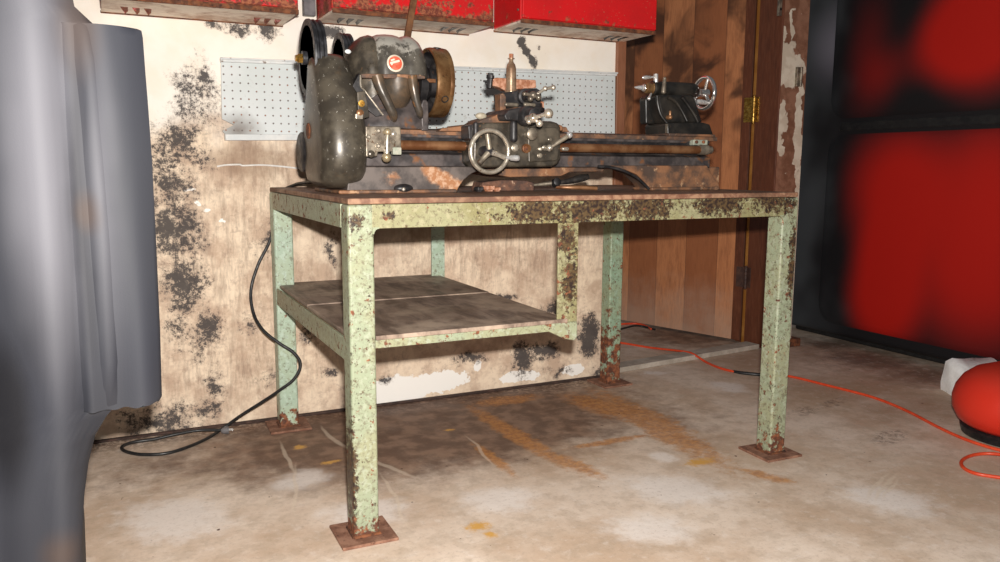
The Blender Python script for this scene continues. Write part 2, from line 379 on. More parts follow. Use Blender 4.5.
def wood(name, a, b, c3, sc=(1.5,.3,1), rough=.6):
    k = M(name)
    g = k.noise(12, 7, .68, .4, co=k.map(sc=sc, typ='TEXTURE'))
    c = k.mix(k.step(g, .38, .62), a, b)
    c = k.mix(k.math('MULTIPLY', k.step(k.noise(4, 6, .65), .48, .66), .8), c, c3)
    k.set(col=c, rough=k.step(k.noise(6,4), .35, .65, rough-.15, rough+.15)).bump(g, .0015, .4)
    return k.m
SHELFM = wood('worn brown shelf board', (.15,.105,.080), (.32,.235,.180), (.50,.385,.29), (.5,2.,1), .58)
TOPM = wood('rust brown bench top', (.17,.075,.045), (.33,.19,.115), (.10,.05,.03), (.35,.3,.35), .6)

# ---- peeling wall strip at the right of the door
def peel_mat():
    k = M('peeling whitewash')
    x, y, z = k.sep()
    br = k.mix(k.step(k.noise(14, 6, .65), .4, .62), (.19,.085,.050), (.30,.15,.095))
    wh = k.mix(k.step(k.noise(18, 5), .4, .6), (.72,.64,.52), (.60,.51,.40))
    w = k.warp(11, .12)
    def p(px, py): q = at(px, py, y=2.90); return (q.x, q.y, q.z)
    L = [k.blob(p(*a), (0,0,0), s, w) for a, s in [((786,62),(.11,1,.13)), ((792,72),(.10,1,.10)), ((780,125),(.045,1,.16)), ((798,130),(.035,1,.30)), ((781,35),(.03,1,.05)), ((795,260),(.06,1,.6)), ((793,25),(.02,1,.10)), ((788,320),(.10,1,.3))]]
    f = k.step(k.math('ADD', k.maxs(L), k.math('MULTIPLY', k.math('SUBTRACT', k.noise(30, 6, .65), .5), .35)), .22, .27)
    c = k.mix(f, br, wh)
    c = k.mix(k.step(k.noise(38, 4, .6), .70, .73), c, (.70,.62,.52))
    k.set(col=c, rough=.85, spec=.2).bump(f, .002, .5)
    return k.m

# ---- pegboard: pale grey with a one inch grid of dark holes
def peg_mat():
    k = M('pegboard')
    x, y, z = k.sep()
    P = .0254
    fx = k.math('SUBTRACT', k.math('FRACT', k.math('DIVIDE', k.math('ADD', x, .006), P)), .5)
    fz = k.math('SUBTRACT', k.math('FRACT', k.math('DIVIDE', k.math('ADD', z, .004), P)), .5)
    r = k.math('SQRT', k.math('ADD', k.math('MULTIPLY', fx, fx), k.math('MULTIPLY', fz, fz)))
    ix = k.math('FLOOR', k.math('DIVIDE', k.math('ADD', x, .006), P)); iz = k.math('FLOOR', k.math('DIVIDE', k.math('ADD', z, .004), P))
    cb = k.n.new('ShaderNodeCombineXYZ'); k.l.new(ix, cb.inputs[0]); k.l.new(iz, cb.inputs[1])
    wn = k.n.new('ShaderNodeTexWhiteNoise'); wn.noise_dimensions = '2D'; k.l.new(cb.outputs[0], wn.inputs[0])
    hole = k.step(r, .135, .085)
    hc = k.mix(k.step(wn.outputs[0], .5, .95), (.12,.095,.085), (.26,.12,.07))
    c = k.mix(k.step(k.noise(5, 5), .4, .65), (.63,.66,.66), (.57,.61,.60))
    c = k.mix(k.math('MULTIPLY', k.step(k.noise(24, 6, .65), .60, .70), .5), c, (.37,.33,.29))
    c = k.mix(k.math('MULTIPLY', k.blob((.40,2.79,1.0), (0,0,0), (.09,1,.07), k.warp(30,.03)), .9), c, (.15,.115,.095))
    c = k.mix(hole, c, hc)
    k.set(col=c, rough=.55, spec=.35)
    return k.m

# ---- red enamel cabinets
def red_mat(name, rusty, oz=1.37, fx0=0., fx1=1.):
    k = M(name)
    x, y, z = k.sep()
    c = k.mix(k.step(k.noise(7, 5), .4, .65), (.66,.012,.014), (.56,.014,.015))
    rm = k.step(k.noise(34, 7, .68), .63-rusty, .69-rusty)
    lo = k.step(k.math('ADD', k.noise(26, 6, .66), k.step(z, 0., .11, .12+rusty*1.2, -.10)), .60, .70)
    f = k.maxs([rm, lo])
    rc = k.mix(k.step(k.noise(80, 5, .7), .42, .62), (.090,.028,.014), (.33,.13,.055))
    c = k.mix(k.math('MULTIPLY', f, .9), c, rc)
    c = k.mix(k.step(k.noise(120, 3, .6), .68, .72), c, (.55,.22,.13))
    k.set(col=c, rough=k.step(f, 0, 1, .32, .8), spec=.5).bump(k.noise(60, 6, .65), .001, .3)
    return k.m
def under_mat():
    k = M('rust stained cream paint')
    c = k.mix(k.step(k.noise(8, 6, .66), .42, .66), (.86,.74,.62), (.46,.27,.18))
    c = k.mix(k.step(k.noise(30, 6, .66), .62, .70), c, (.13,.05,.03))
    k.set(col=c, rough=.6); return k.m
UNDERM = under_mat()

# ------------------------------------------------------------------ setting
WY = 2.806                                           # front of the back wall
fl = struct(MB().box(-2.5, 6.5, -1.5, 6.0, -.12, 0).build('floor', floor_mat(), smooth=0), 'stained concrete floor with rust runs and chalky scuffs')
WM = wall_mat()
struct(MB().box(-2.5, 1.918, WY, WY+.24, 0, 2.5).build('wall_back', WM, smooth=0), 'mould-blackened plaster wall behind the bench')
MB_ = MB(); MB_.box(2.876, 3.035, 2.90, 3.10, .035, 2.5)
struct(MB_.build('wall_right', peel_mat(), smooth=0), 'peeling brown and white wall strip right of the door')
struct(MB().box(2.90, 3.085, 2.882, 3.08, 0, .040).build('baseboard_right', mt['rust'], bev=.004), 'brown base block under the peeling wall strip')
struct(MB().box(-2.5, 1.882, WY-.018, WY, 0, .009).build('baseboard_back', simple('dark grime', (.035,.02,.016), (.075,.04,.03), 40, .85), bev=.004), 'dark rusty strip along the foot of the wall')
struct(MB().box(1.884, 1.926, WY-.016, WY+.24, .0, 2.5).build('trim_1', plank_mat('brown casing', .5, ((.24,.095,.045), (.28,.115,.06), (.14,.055,.03), (.34,.16,.09)), dark=False), bev=.003), 'brown wooden casing at the wall end')
# door leaf swung away, hung at the right jamb
hinge = Vector((2.858, 3.062, 0)); dirv = (Vector((2.6235, 3.779, 0)) - hinge).normalized(); nrm = Vector((dirv.y, -dirv.x, 0))
MBd = MB(); a = math.atan2(dirv.y, dirv.x)
door = struct(MB().box(.012, .93, -.045, 0, .012, 2.35).build('door_1', DOORM, bev=.002), 'open door of upright veneer planks')
door.location = hinge; door.rotation_euler = (0, 0, a)
MB().box(.004, .055, -.0475, .001, .012, 2.35).build('door_stile', JAMBM, door, org=(0,0,0), bev=.001)
struct(MB().prism([(2.868,2.897),(2.8755,2.897),(2.8755,3.12),(2.872,3.12),(2.872,3.075),(2.868,3.07)], 'xy', 0, 2.5).build('trim_2', JAMBM, bev=.003), 'dark red wooden door jamb')
struct(MB().box(2.866, 2.872, 3.050, 3.066, 0, 2.5).build('trim_3', simple('orange lit stop', (.30,.12,.02), (.40,.18,.04), 10, .5)), 'thin tan door stop strip in the hinge gap')
# threshold
p0, p1 = at(621,372,z=0), at(752,349.5,z=0)
dv = (p1-p0).normalized(); sv = Vector((-dv.y, dv.x, 0))
struct(MB().obox((p0+p1)/2 + sv*.03 + Vector((0,0,.012)), dv, sv, (0,0,1), (p1-p0).length/2+.04, .042, .012).build('trim_4', simple('worn grey sill', (.38,.33,.27), (.52,.46,.39), 14, .8, 0, .4), bev=.004), 'pale worn threshold strip across the doorway')

def hinge_part(z0, z1, mm, label):
    h = MB(); zz = z1-z0
    P = Vector((2.862, 3.058, 0))
    q = P + Vector((-.010, -.016, 0))
    for i in range(5):
        h.cyl(q+Vector((0,0,z0+zz*i/5+.0008)), q+Vector((0,0,z0+zz*(i+1)/5-.0008)), .0085, n=14)
    h.ball(q+Vector((0,0,z1+.003)), .007, 10); h.ball(q+Vector((0,0,z0-.003)), .007, 10)
    h.obox(P+dirv*.022+nrm*-.000+Vector((-.002,-.002,(z0+z1)/2)), dirv, nrm, (0,0,1), .026, .002, zz/2)
    h.box(2.864, 2.8675, 3.022, 3.055, z0, z1)
    o = h.build('door_hinge', mm, org=(P.x, P.y, z0), bev=.0008)
    return tag(o, label, 'hinge', None)
zb = at(747,122,y=3.06).z; zt = at(747,97,y=3.06).z
hinge_part(zb, zt, mt['brass'], 'bright brass butt hinge on the plank door, level with the handwheel')
hinge_part(at(745,287,y=3.06).z, at(745,267,y=3.06).z, simple('dark hinge', (.045,.02,.015), (.09,.04,.025), 30, .6), 'dark rusted hinge low on the plank door, below bench height')
# strike plate and small bolt on the peeling strip
s = MB(); c = at(779,6,y=2.894); s.box(c.x-.010, c.x+.010, 2.883, 2.8955, c.z-.045, c.z+.040)
lk = s.build('latch_plate', mt['dull_steel'], org=c, bev=.002); tag(lk, 'small grey metal latch plate at the top of the peeling wall strip', 'latch')
h = MB(); h.cyl((c.x+.001, 2.885, c.z-.015), (c.x+.001, 2.8815, c.z-.015), .006, n=14); h.build('latch_hole', mt['black'], lk)
s = MB(); c = at(797,77,y=2.899); s.box(c.x-.012, c.x+.012, 2.886, 2.9005, c.z-.045, c.z+.045); s.cyl((c.x+.008,2.882,c.z-.045),(c.x+.008,2.882,c.z+.045),.008,n=12)
tag(s.build('hinge_plate', mt['dull_steel'], org=c, bev=.002), 'grey metal hinge plate on the outer edge of the peeling wall strip', 'hinge')

# ------------------------------------------------------------------ pegboard
pb = MB()
tl, tr, bl, br_ = at(221,62,y=2.79), at(615,76,y=2.79), at(226,135.5,y=2.79), at(614.5,136,y=2.79)
nt = at(234,125,y=2.79)
n1, n2 = at(222,119,y=2.79), at(222.5,131,y=2.79)
pts = [(p.x, p.z) for p in (n1, nt, n2, bl, br_, tr, tl)]
pb.prism(pts, 'xz', 2.788, 2.798)
pg = pb.build('pegboard', peg_mat(), org=(0,0,0))
pg2 = tag(pg, 'long pale grey perforated pegboard fixed to the wall behind the lathe', 'pegboard')
wht = simple('chalky grey trim', (.60,.62,.62), (.70,.70,.68), 20, .6, speck=(.25,.20,.17), sscale=60)
t_ = MB(); d = Vector((tr.x-tl.x, 0, tr.z-tl.z)).normalized(); un = Vector((-d.z,0,d.x))
t_.obox((tl+tr)/2+un*.006+Vector((0,.002,0)), d, (0,1,0), un, (tr-tl).length/2+.002, .014, .007); t_.obox((tl+tr)/2+un*.010+Vector((0,-.014,0)), d, (0,1,0), un, (tr-tl).length/2+.004, .004, .003)
t_.build('top_rail', wht, pg, bev=.002)
t_ = MB(); d = Vector((br_.x-bl.x, 0, br_.z-bl.z)).normalized(); un = Vector((-d.z,0,d.x))
t_.obox((bl+br_)/2-un*.006+Vector((0,.002,0)), d, (0,1,0), un, (br_-bl).length/2+.004, .014, .010)
t_.build('bottom_rail', wht, pg, bev=.002)

# white string on the wall
pts = [at(x, y, y=WY-.004) for x, y in ((217,166.5),(226,165),(240,164.6),(243,165.6),(262,165),(282,166.5),(300,168.5),(312,169),(322,168))]
tag(MB().tube(pts, .0030, 8, 5).build('string', mt['white_string'], org=pts[3]), 'thin white string running along the wall left of the lathe guard', 'string')

# ------------------------------------------------------------------ red wall cabinets
def cabinet(label, x0, x1, yf, z0, rm, vents, lightred=False):
    o = thing('wall_cabinet', label, 'cabinet', ((x0+x1)/2, WY-.002, z0), 'red cabinets on the wall')
    h = .42; yb = WY-.002
    b = MB()                                            # hollow sheet metal case with a rolled lower lip
    b.prism([(x0,yf+.006),(x1,yf+.006),(x1,yb),(x0,yb)], 'xy', z0+.006, z0+h)
    b.build('body', rm, o, bev=.006, seg=3)
    d = MB(); d.box(x0+.004, x1-.004, yf-.004, yf+.008, z0+.014, z0+h-.02); d.build('door', rm, o, bev=.004, seg=3)
    u = MB(); u.box(x0+.002, x1-.002, yf+.004, yb-.002, z0, z0+.008); u.build('underside', UNDERM, o, bev=.002)
    e = MB(); e.box(x0, x1, yf, yf+.006, z0-.003, z0+.012); e.box(x0, x1, yb-.004, yb, z0-.004, z0+.005); e.build('lip', mt['rust'], o, bev=.002)
    for cx in vents:
        for k in range(3):
            v = MB(); xx = cx+(k-1)*.032
            # pressed louvre: a slanted scoop
            v.skin([[(xx-.011, yb-.12, z0-.0005), (xx+.010, yb-.12, z0-.0005), (xx+.010, yb-.12, z0+.001), (xx-.011, yb-.12, z0+.001)],
                    [(xx+.004, yb-.055, z0-.009), (xx+.012, yb-.055, z0-.001), (xx+.012, yb-.055, z0+.001), (xx-.002, yb-.055, z0+.001)]])
            v.build('louvre', rm if lightred else mt['dark_iron'], o)
    return o
cabinet('pink-red speckled wall cabinet at the far left of the row', .015, .560, 2.555, 1.345, red_mat('speckled red enamel', .085), (.11,.49), True)
cabinet('rust-edged red wall cabinet in the middle, above the lathe headstock', .671, 1.235, 2.585, 1.366, red_mat('rusty red enamel', .09), (.76,1.13))
c3 = cabinet('clean bright red wall cabinet at the right, next to the plank door', 1.335, 1.915, 2.579, 1.386, red_mat('bright red enamel', -.035), (1.42,1.82))
for zz in (1.43,1.50,1.57,1.64): MB().cyl((1.336,2.60,zz),(1.331,2.60,zz),.004,n=10).build('rivet', mt['dull_steel'], c3)
# grey strap between first and second cabinet
p = at(309,10,y=2.79)
s = MB(); s.box(p.x-.020, p.x+.020, 2.775, 2.8058, p.z-.02, p.z+.35)
tag(s.build('metal_strap', mt['grey_strap'], org=(p.x,2.80,p.z), bev=.003), 'dark grey upright metal strap in the gap between two red cabinets', 'strap')
TZ_ = .80
# wooden stick leaning in front of the middle cabinet
q0 = at(415,-8,y=2.52); q1 = at(406.5,42,y=2.50); q2 = q1+(q1-q0)*((TZ_+.018-q1.z)/(q1.z-q0.z))
s = MB(); d = (q2-q0); d.normalize(); s.obox((q0+q2)/2 - d*.10, d, d.cross(Vector((0,1,0))).normalized(), (0,1,0), (q2-q0).length/2+.10, .0105, .006)
tag(s.build('wooden_stick', mt['stick'], org=q2, bev=.002), 'narrow brown wooden stick standing upright behind the lathe headstock', 'stick')

# ------------------------------------------------------------------ workbench
TX0, TX1, TY0, TY1, TZ = .483, 1.857, 1.773, 2.735, .80
LW = .062
bn = thing('workbench', 'steel workbench with flaking green paint, carrying the old lathe', 'workbench', ((TX0+TX1)/2, (TY0+TY1)/2, 0))
def patch(px, py, r): p = at(px, py, y=TY0) - Vector(bn['_o']); return (tuple(p), r)
g_fl = green_paint('flaking green paint on front leg', LEAF, .0, [patch(356,222,(.03,.3,.03)), patch(352,480,(.02,.3,.2))], (.0,.10))
g_bl = green_paint('mint green paint', MINT, -.03, (), (.0,.12))
g_br = green_paint('rust eaten green paint', MINT2, .0, (), (.08,.46), .26)
g_fr = green_paint('speckled green paint', LEAF, .015, [patch(785,205,(.08,.3,.05)), patch(792,260,(.02,.3,.2))], (.0,.16), .22)
g_rail = green_paint('worn olive paint', OLIVE, -.01, [patch(535,212,(.14,.3,.05)), patch(590,210,(.20,.3,.07)), patch(645,207,(.14,.3,.07)), patch(720,203,(.16,.3,.05)), patch(770,200,(.12,.3,.05)), patch(390,215,(.02,.3,.015))])
g_side = green_paint('grimy side rail paint', LEAF, .03, (), None)
g_hang = green_paint('scratched olive paint', OLIVE, .03, [patch(570,240,(.05,.3,.06)), patch(572,280,(.04,.3,.1))])
g_shelf = green_paint('shelf frame green paint', LEAF, .02, ())
def leg(x0, y0, m):
    o = MB().box(x0, x0+LW, y0, y0+LW, .008, TZ).build('leg', m, bn, bev=.007, seg=3)
    f = MB(); cx, cy = x0+LW/2, y0+LW/2
    a = random.uniform(-.04, .04); q = Vector((math.cos(a), math.sin(a), 0)); e = Vector((-q.y, q.x, 0))
    f.obox((cx,cy,.004), q, e, (0,0,1), .068, .068, .004).build('foot_plate', mt['plate'], o, bev=.002)
    w = MB()                                               # weld bead round the foot
    w.tube([(cx-LW/2,cy-LW/2,.009),(cx+LW/2,cy-LW/2,.009),(cx+LW/2,cy+LW/2,.009),(cx-LW/2,cy+LW/2,.009),(cx-LW/2,cy-LW/2,.009)], .005, 8, 1).build('weld', mt['rust'], o)
    return o
leg(TX0, TY0, g_fl); leg(TX0, TY1-LW, g_bl); leg(TX1-LW, TY1-LW, g_br); leg(TX1-LW, TY0, g_fr)
RH = .055
def lrail(name, x0, x1, y0, y1, m, par=bn, z0=TZ-RH, z1=TZ): return MB().box(x0, x1, y0, y1, z0, z1).build(name, m, par, bev=.005, seg=3)
# rails are L-section angle iron: web plus a flange underneath the top
def front(name, y0, y1, m):
    b = MB(); b.prism([(y0,TZ-RH),(y0+.008,TZ-RH),(y0+.008,TZ-.007),(y1,TZ-.007),(y1,TZ),(y0,TZ)], 'yz', TX0+LW-.005, TX1-LW+.005) if y1 > y0 else b.prism([(y0,TZ-RH),(y0,TZ),(y1,TZ),(y1,TZ-.007),(y0-.008,TZ-.007),(y0-.008,TZ-RH)], 'yz', TX0+LW-.005, TX1-LW+.005)
    return b.build(name, m, bn, bev=.0015)
front('front_rail', TY0-.0005, TY0+.055, g_rail)
front('back_rail', TY1+.001, TY1-.055, g_bl)
b = MB(); b.prism([(TX0-.001,TZ-RH),(TX0+.008,TZ-RH),(TX0+.008,TZ-.007),(TX0+.055,TZ-.007),(TX0+.055,TZ),(TX0-.001,TZ)], 'xz', TY0+LW-.005, TY1-LW+.005); b.build('side_rail', g_side, bn, bev=.0015)
b = MB(); b.prism([(TX1+.001,TZ-RH),(TX1+.001,TZ),(TX1-.055,TZ),(TX1-.055,TZ-.007),(TX1-.008,TZ-.007),(TX1-.008,TZ-RH)], 'xz', TY0+LW-.005, TY1-LW+.005); b.build('side_rail', g_side, bn, bev=.0015)
# rounded inner corners where the front rail is welded to the legs
def fillet(x, s, m):
    r = .013; z = TZ-RH; pts = [(x-s*.003, z+.003), (x-s*.003, z-r)] + [(x+s*(r-r*math.cos(q_)), z-r+r*math.sin(q_)) for q_ in (.01,.4,.8,1.2,1.56)] + [(x+s*r, z+.003)]
    MB().prism(pts, 'xz', TY0-.0008, TY0+.009).build('weld_fillet', m, bn)
fillet(TX0+LW-.001, 1, g_fl); fillet(TX1-LW+.001, -1, g_fr)
# top: two planks with a slightly ragged rusty rim
tp = MB()
nx = 60
def rag(x, s): return .004*noise.noise(Vector((x*9, s*3.1, 0)))
rim = [(TX0+.002+(TX1-TX0-.004)*i/nx, TY0+.002+rag(i*.1, 1)) for i in range(nx+1)] + [(TX1-.002-(TX1-TX0-.004)*i/nx, TY1-.002) for i in range(nx+1)]
tp.prism(rim, 'xy', TZ+.0005, TZ+.0145); tp.build('top', TOPM, bn, bev=.003)
# shelf
SX1 = 1.085; SZ = .482
b = MB(); b.box(TX0+LW*.5, SX1-.02, TY0+.010, TY0+.018, SZ-.020, SZ); b.build('shelf_front_rail', g_shelf, bn, bev=.002)
b = MB(); b.box(TX0+.002, TX0+.010, TY0+LW*.5, TY1-LW*.5, SZ-.052, SZ+.002); b.build('shelf_side_rail', g_side, bn, bev=.002)
b = MB(); b.box(SX1-.012, SX1-.004, TY0+.03, TY1-.03, SZ-.036, SZ-.002); b.build('shelf_side_rail', g_shelf, bn, bev=.002)
b = MB(); b.box(TX0+LW*.5, SX1-.02, TY1-.018, TY1-.010, SZ-.036, SZ-.002); b.build('shelf_back_rail', g_shelf, bn, bev=.002)
for y0, y1, dz in ((TY0+.008, 2.262, 0), (2.266, TY1-.012, .002)):
    xs = 10
    rim = [(TX0+.012+(SX1-.018-TX0-.012)*i/xs, y0+.003*noise.noise(Vector((i*.8,y0,3)))) for i in range(xs+1)] + [(SX1-.018-(SX1-.018-TX0-.012)*i/xs, y1) for i in range(xs+1)]
    # leave the corners for the legs
    x_l = TX0+LW+.002
    if dz == 0: rim = [(x_l, y0)] + [p for p in rim[:xs+1] if p[0] > x_l] + rim[xs+1:] + [(TX0+.012, TY0+LW+.003), (x_l, TY0+LW+.003)]
    else:
        up_ = [p for p in rim[xs+1:] if p[0] > x_l]
        rim = rim[:xs+1] + up_ + [(x_l, TY1-LW-.003), (TX0+.012, TY1-LW-.003)]
    MB().prism(rim, 'xy', SZ+dz, SZ+.011+dz).build('shelf_board', SHELFM, bn, bev=.002)
# hangers that carry the inner end of the shelf
b = MB(); hx0 = at(560,270,y=TY0).x; hx1 = at(580,270,y=TY0).x
b.prism([(hx0,TY0+.010),(hx1,TY0+.010),(hx1,TY0+.050),(hx1-.007,TY0+.050),(hx1-.007,TY0+.017),(hx0,TY0+.017)], 'xy', SZ-.005, TZ-.004); b.build('hanger', g_hang, bn, bev=.002)
b = MB(); b.prism([(SX1-.050,TY1-.055),(SX1,TY1-.055),(SX1,TY1-.012),(SX1-.008,TY1-.012),(SX1-.008,TY1-.047),(SX1-.050,TY1-.047)], 'xy', SZ-.005, TZ-.004); b.build('hanger', g_bl, bn, bev=.002)
b = MB(); b.prism([(hx0-.045,SZ-.004),(hx0-.036,SZ-.014),(hx0+.02,SZ-.042),(hx1-.008,SZ-.050),(hx1,SZ-.040),(hx1,SZ+.002),(hx0-.02,SZ+.002)], 'xz', TY0+.006, TY0+.022); b.build('corner_bracket', g_shelf, bn, bev=.004)

mt['postm'] = simple('brown worn steel', (.24,.14,.085), (.38,.26,.17), 25, .30, .5, .1)
mt['mirror'] = simple('mirror steel', (.66,.63,.60), (.82,.80,.78), 30, .14, .92)
mt['rib'] = simple('brown stained casting', (.060,.050,.040), (.13,.085,.052), 14, .34, .2, .2, speck=(.26,.12,.045), speckamt=(.60,.70), sscale=22)
mt['tarn'] = simple('tarnished ball', (.34,.26,.15), (.52,.42,.28), 50, .30, .5, .05)
def hood_mat():
    k = M('worn grey iron')
    c = k.mix(k.step(k.noise(22, 6, .62), .4, .65), (.060,.053,.045), (.125,.112,.092))
    x, y, z = k.sep()
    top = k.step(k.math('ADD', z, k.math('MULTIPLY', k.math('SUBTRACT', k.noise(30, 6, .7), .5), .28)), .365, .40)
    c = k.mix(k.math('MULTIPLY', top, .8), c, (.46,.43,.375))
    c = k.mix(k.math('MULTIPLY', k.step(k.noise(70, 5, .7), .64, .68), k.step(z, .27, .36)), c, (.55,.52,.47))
    c = k.mix(k.step(k.noise(25, 5, .6), .69, .73), c, (.25,.12,.05))
    k.set(col=c, rough=.32, metal=.2).bump(k.noise(60, 5), .002, .2); return k.m
mt['hood'] = hood_mat()
def guard_mat():
    k = M('dark olive iron')
    c = k.mix(k.step(k.noise(16, 6, .62), .4, .65), (.046,.038,.029), (.100,.084,.062))
    x, y, z = k.sep()
    sp = k.math('MULTIPLY', k.step(k.noise(120, 3, .55), .66, .70), k.step(z, .05, .33, .25, 1.))
    c = k.mix(sp, c, (.50,.47,.41))
    c = k.mix(k.math('MULTIPLY', k.step(k.noise(14, 5, .65), .60, .75), .5), c, (.12,.072,.035))
    k.set(col=c, rough=.34, metal=.2).bump(k.noise(50, 5), .0015, .15); return k.m
mt['guard'] = guard_mat()
def foot_mat():
    k = M('oily iron with rust bloom')
    c = k.mix(k.step(k.noise(16, 6, .62), .4, .65), (.055,.044,.040), (.135,.108,.095))
    q = at(445,180,y=2.06)-Vector((1.15,2.17,TZ+.0145)); q2 = at(392,178,y=2.06)-Vector((1.15,2.17,TZ+.0145)); w = k.warp(25, .04)
    g = k.maxs([k.blob(tuple(q), (0,.45,0), (.11,.3,.035), w), k.math('MULTIPLY', k.blob(tuple(q2), (0,0,0), (.05,.3,.03), w), .4)])
    f = k.step(k.math('ADD', g, k.math('MULTIPLY', k.math('SUBTRACT', k.noise(40, 6, .7), .5), .9)), .15, .55)
    c = k.mix(f, c, k.mix(k.step(k.noise(60, 5, .65), .45, .62), (.34,.15,.065), (.50,.31,.20)))
    k.set(col=c, rough=.5); return k.m
mt['foot'] = foot_mat()
# ------------------------------------------------------------------ the lathe
ZT = TZ + .0145
la = thing('metal_lathe', 'old dark metalworking lathe with rust brown bed standing on the green bench', 'lathe', (1.15, 2.17, ZT))
def P(px, py, y): return at(px, py, y=y)
def outline(pts, y): return [(p.x, p.z) for p in (at(a, b, y=y) for a, b in pts)]
def L(name, m, b, par=None, **k): return b.build(name, m, par or la, **k)

# --- bed
BF = 2.085; BB = 2.27; X0 = .60; X1 = 1.80
zt = .984
bed = MB()                                             # I-shaped casting: ways, recessed web, lower flange
bed.prism([(BF,zt-.020),(BF,zt-.003),(BF+.02,zt),(BB-.02,zt),(BB,zt-.003),(BB,zt-.020),(BB-.02,zt-.030),(BB-.02,.925),(BB,.915),(BB,.886),(BF-.004,.886),(BF-.004,.918),(BF+.022,.926),(BF+.022,zt-.032)], 'yz', X0, 1.775)
bedo = L('bed', mt['blue_iron'], bed, bev=.002)
w = MB(); w.prism([(BF-.006,zt-.013),(BF-.006,zt-.001),(BF+.012,zt+.004),(BF+.03,zt+.003),(BF+.045,zt+.0015),(BF+.045,zt-.013)], 'yz', .70, X1)
L('front_way', mt['rust_iron'], w, bev=.001)
w = MB(); w.prism([(BB+.003,zt-.019),(BB+.003,zt+.001),(BB-.02,zt+.004),(BB-.05,zt+.003),(BB-.05,zt-.016)], 'yz', .70, X1-.005); L('rear_way', mt['rust_iron'], w, bev=.001)
rk = MB(); rk.box(.70, 1.72, BF+.001, BF+.022, zt-.030, zt-.021)
n = 130
for i in range(n):
    xx = .71 + i*.0077
    rk.prism([(xx, zt-.030), (xx+.0045, zt-.030), (xx+.0035, zt-.0345), (xx+.001, zt-.0345)], 'xz', BF+.002, BF+.020)
L('gear_rack', mt['dark_iron'], rk)
c0, c1 = P(402,148,2.055), P(700,149.5,2.055)
L('lead_screw', mt['brown_rod'], MB().cyl((c0.x-.02,2.055,.9415), (c1.x,2.055,.9415), .0128, n=20))
e = MB(); e.lathe([(0,.0145),(.006,.0165),(.034,.0165),(.040,.013),(.050,.0125),(.052,.009)], (c1.x-.006,2.055,.9415), (1,0,0), 20); L('lead_screw_collar', mt['dull_steel'], e)
brk = MB(); a_, b_ = P(693,139.5,2.07), P(707,145.5,2.07); brk.box(a_.x, b_.x, 2.066, 2.09, b_.z, a_.z); bo = L('end_bracket', simple('pale grey green paint', (.23,.25,.20), (.36,.37,.29), 60, .6), brk, bev=.003)
for px in (696.5, 703.5):
    q = P(px, 142, 2.064); L('bracket_bolt', mt['rust'], MB().lathe([(0,.005),(.004,.0055),(.006,.003)], (q.x, 2.066, q.z), (0,-1,0), 12), bo)
# --- two feet with flared skirts and arched inner ends
def foot(name, pts, m, lip, yb=2.30):
    f = MB(); o = outline(pts, 2.07)
    o = [(x, max(z, ZT) if z < ZT+.004 else z) for x, z in o]
    cx = sum(p[0] for p in o)/len(o)
    rings = []
    for y, sx, dz in ((2.055, 1., 0), (2.075, .985, 0), (yb-.03, .985, 0), (yb, 1., 0)):
        rings.append([(cx+(x-cx)*sx, y, z) for x, z in o])
    f.skin(rings); fo = L(name, m, f, bev=.004)
    s = MB(); xa, xb = lip; s.box(xa, xb, 2.040, yb+.012, ZT, ZT+.010); L('foot_skirt', mt['rust_iron'], s, fo, bev=.004)
    return fo
lf = foot('pedestal_foot', [(345,192),(347,178),(356,166.5),(472,166.5),(481,169),(470,173.5),(462,180),(457,187),(454.5,194)], mt['foot'], (P(338,195,2.05).x, P(456,195,2.05).x))
rf = foot('pedestal_foot', [(648,190),(643,183),(634,174.5),(622,169.5),(600,167.5),(599,165.5),(704,165.5),(708,173),(713,180),(716,184),(717,190)], mt['rust_iron'], (P(650,190,2.05).x, P(718,188,2.05).x), 2.13)
w = MB(); w.box(P(690,170,2.2).x, P(706,170,2.2).x, 2.13, 2.30, ZT, .888); L('rear_foot', mt['rust_iron'], w, bev=.004)
# patches of rust on the left foot
q = P(404,187,2.045); k_ = MB(); k_.ball((q.x, 2.050, ZT+.013), .027, 20, (1,.55,.46)); L('foot_boss', mt['dark_iron'], k_, lf); q2 = P(405.5,190,2.02); L('boss_stud', mt['steel'], MB().ball((q2.x, 2.036, ZT+.011), .0055, 10), lf)
# black cast lip of the right arch
tb = MB(); tb.tube([P(598,166.5,2.05), P(612,167.5,2.046), P(624,171,2.044), P(636,177,2.044), P(644,184,2.044), P(649,189,2.046)], .0045, 8, 5); L('arch_edge', mt['dark_iron'], tb, rf)
# chip tray under the carriage
ct = MB(); o = outline([(478,168),(600,167),(598,171.5),(565,172),(556,176),(505,177),(480,173)], 2.13); ct.prism(o, 'xz', 2.10, 2.26); L('bed_rib', mt['rust_iron'], ct, bev=.003)

# --- headstock
YC = 2.17
hs = MB(); st = []
#      px    top  half depth
for px, top, hd in ((366,52,.060),(367,42,.085),(369,37.5,.098),(374,35.6,.104),(381,35.2,.105),(388,35.8,.104),(393,37.2,.101),(395.5,38.4,.097),(398,37.6,.099),(402,36.8,.101),(407,38,.098),(412,42,.092),(415.5,48,.083),(418,56,.072),(419.5,64,.055)):
    c = P(px, top, YC); st.append((c.x, c.z, hd))
zs = P(395,76,2.07).z
for x, z, hd in st:
    r = []
    for i in range(25):
        a = PI*i/24; ca, sa = math.cos(a), math.sin(a)
        r.append((x, YC - hd*math.copysign(abs(ca)**.75, ca), zs + (z-zs)*sa**.8))
    st[st.index((x, z, hd))] = r
hs.skin(st); hood = L('headstock_cover', mt['hood'], hs, smooth=60)
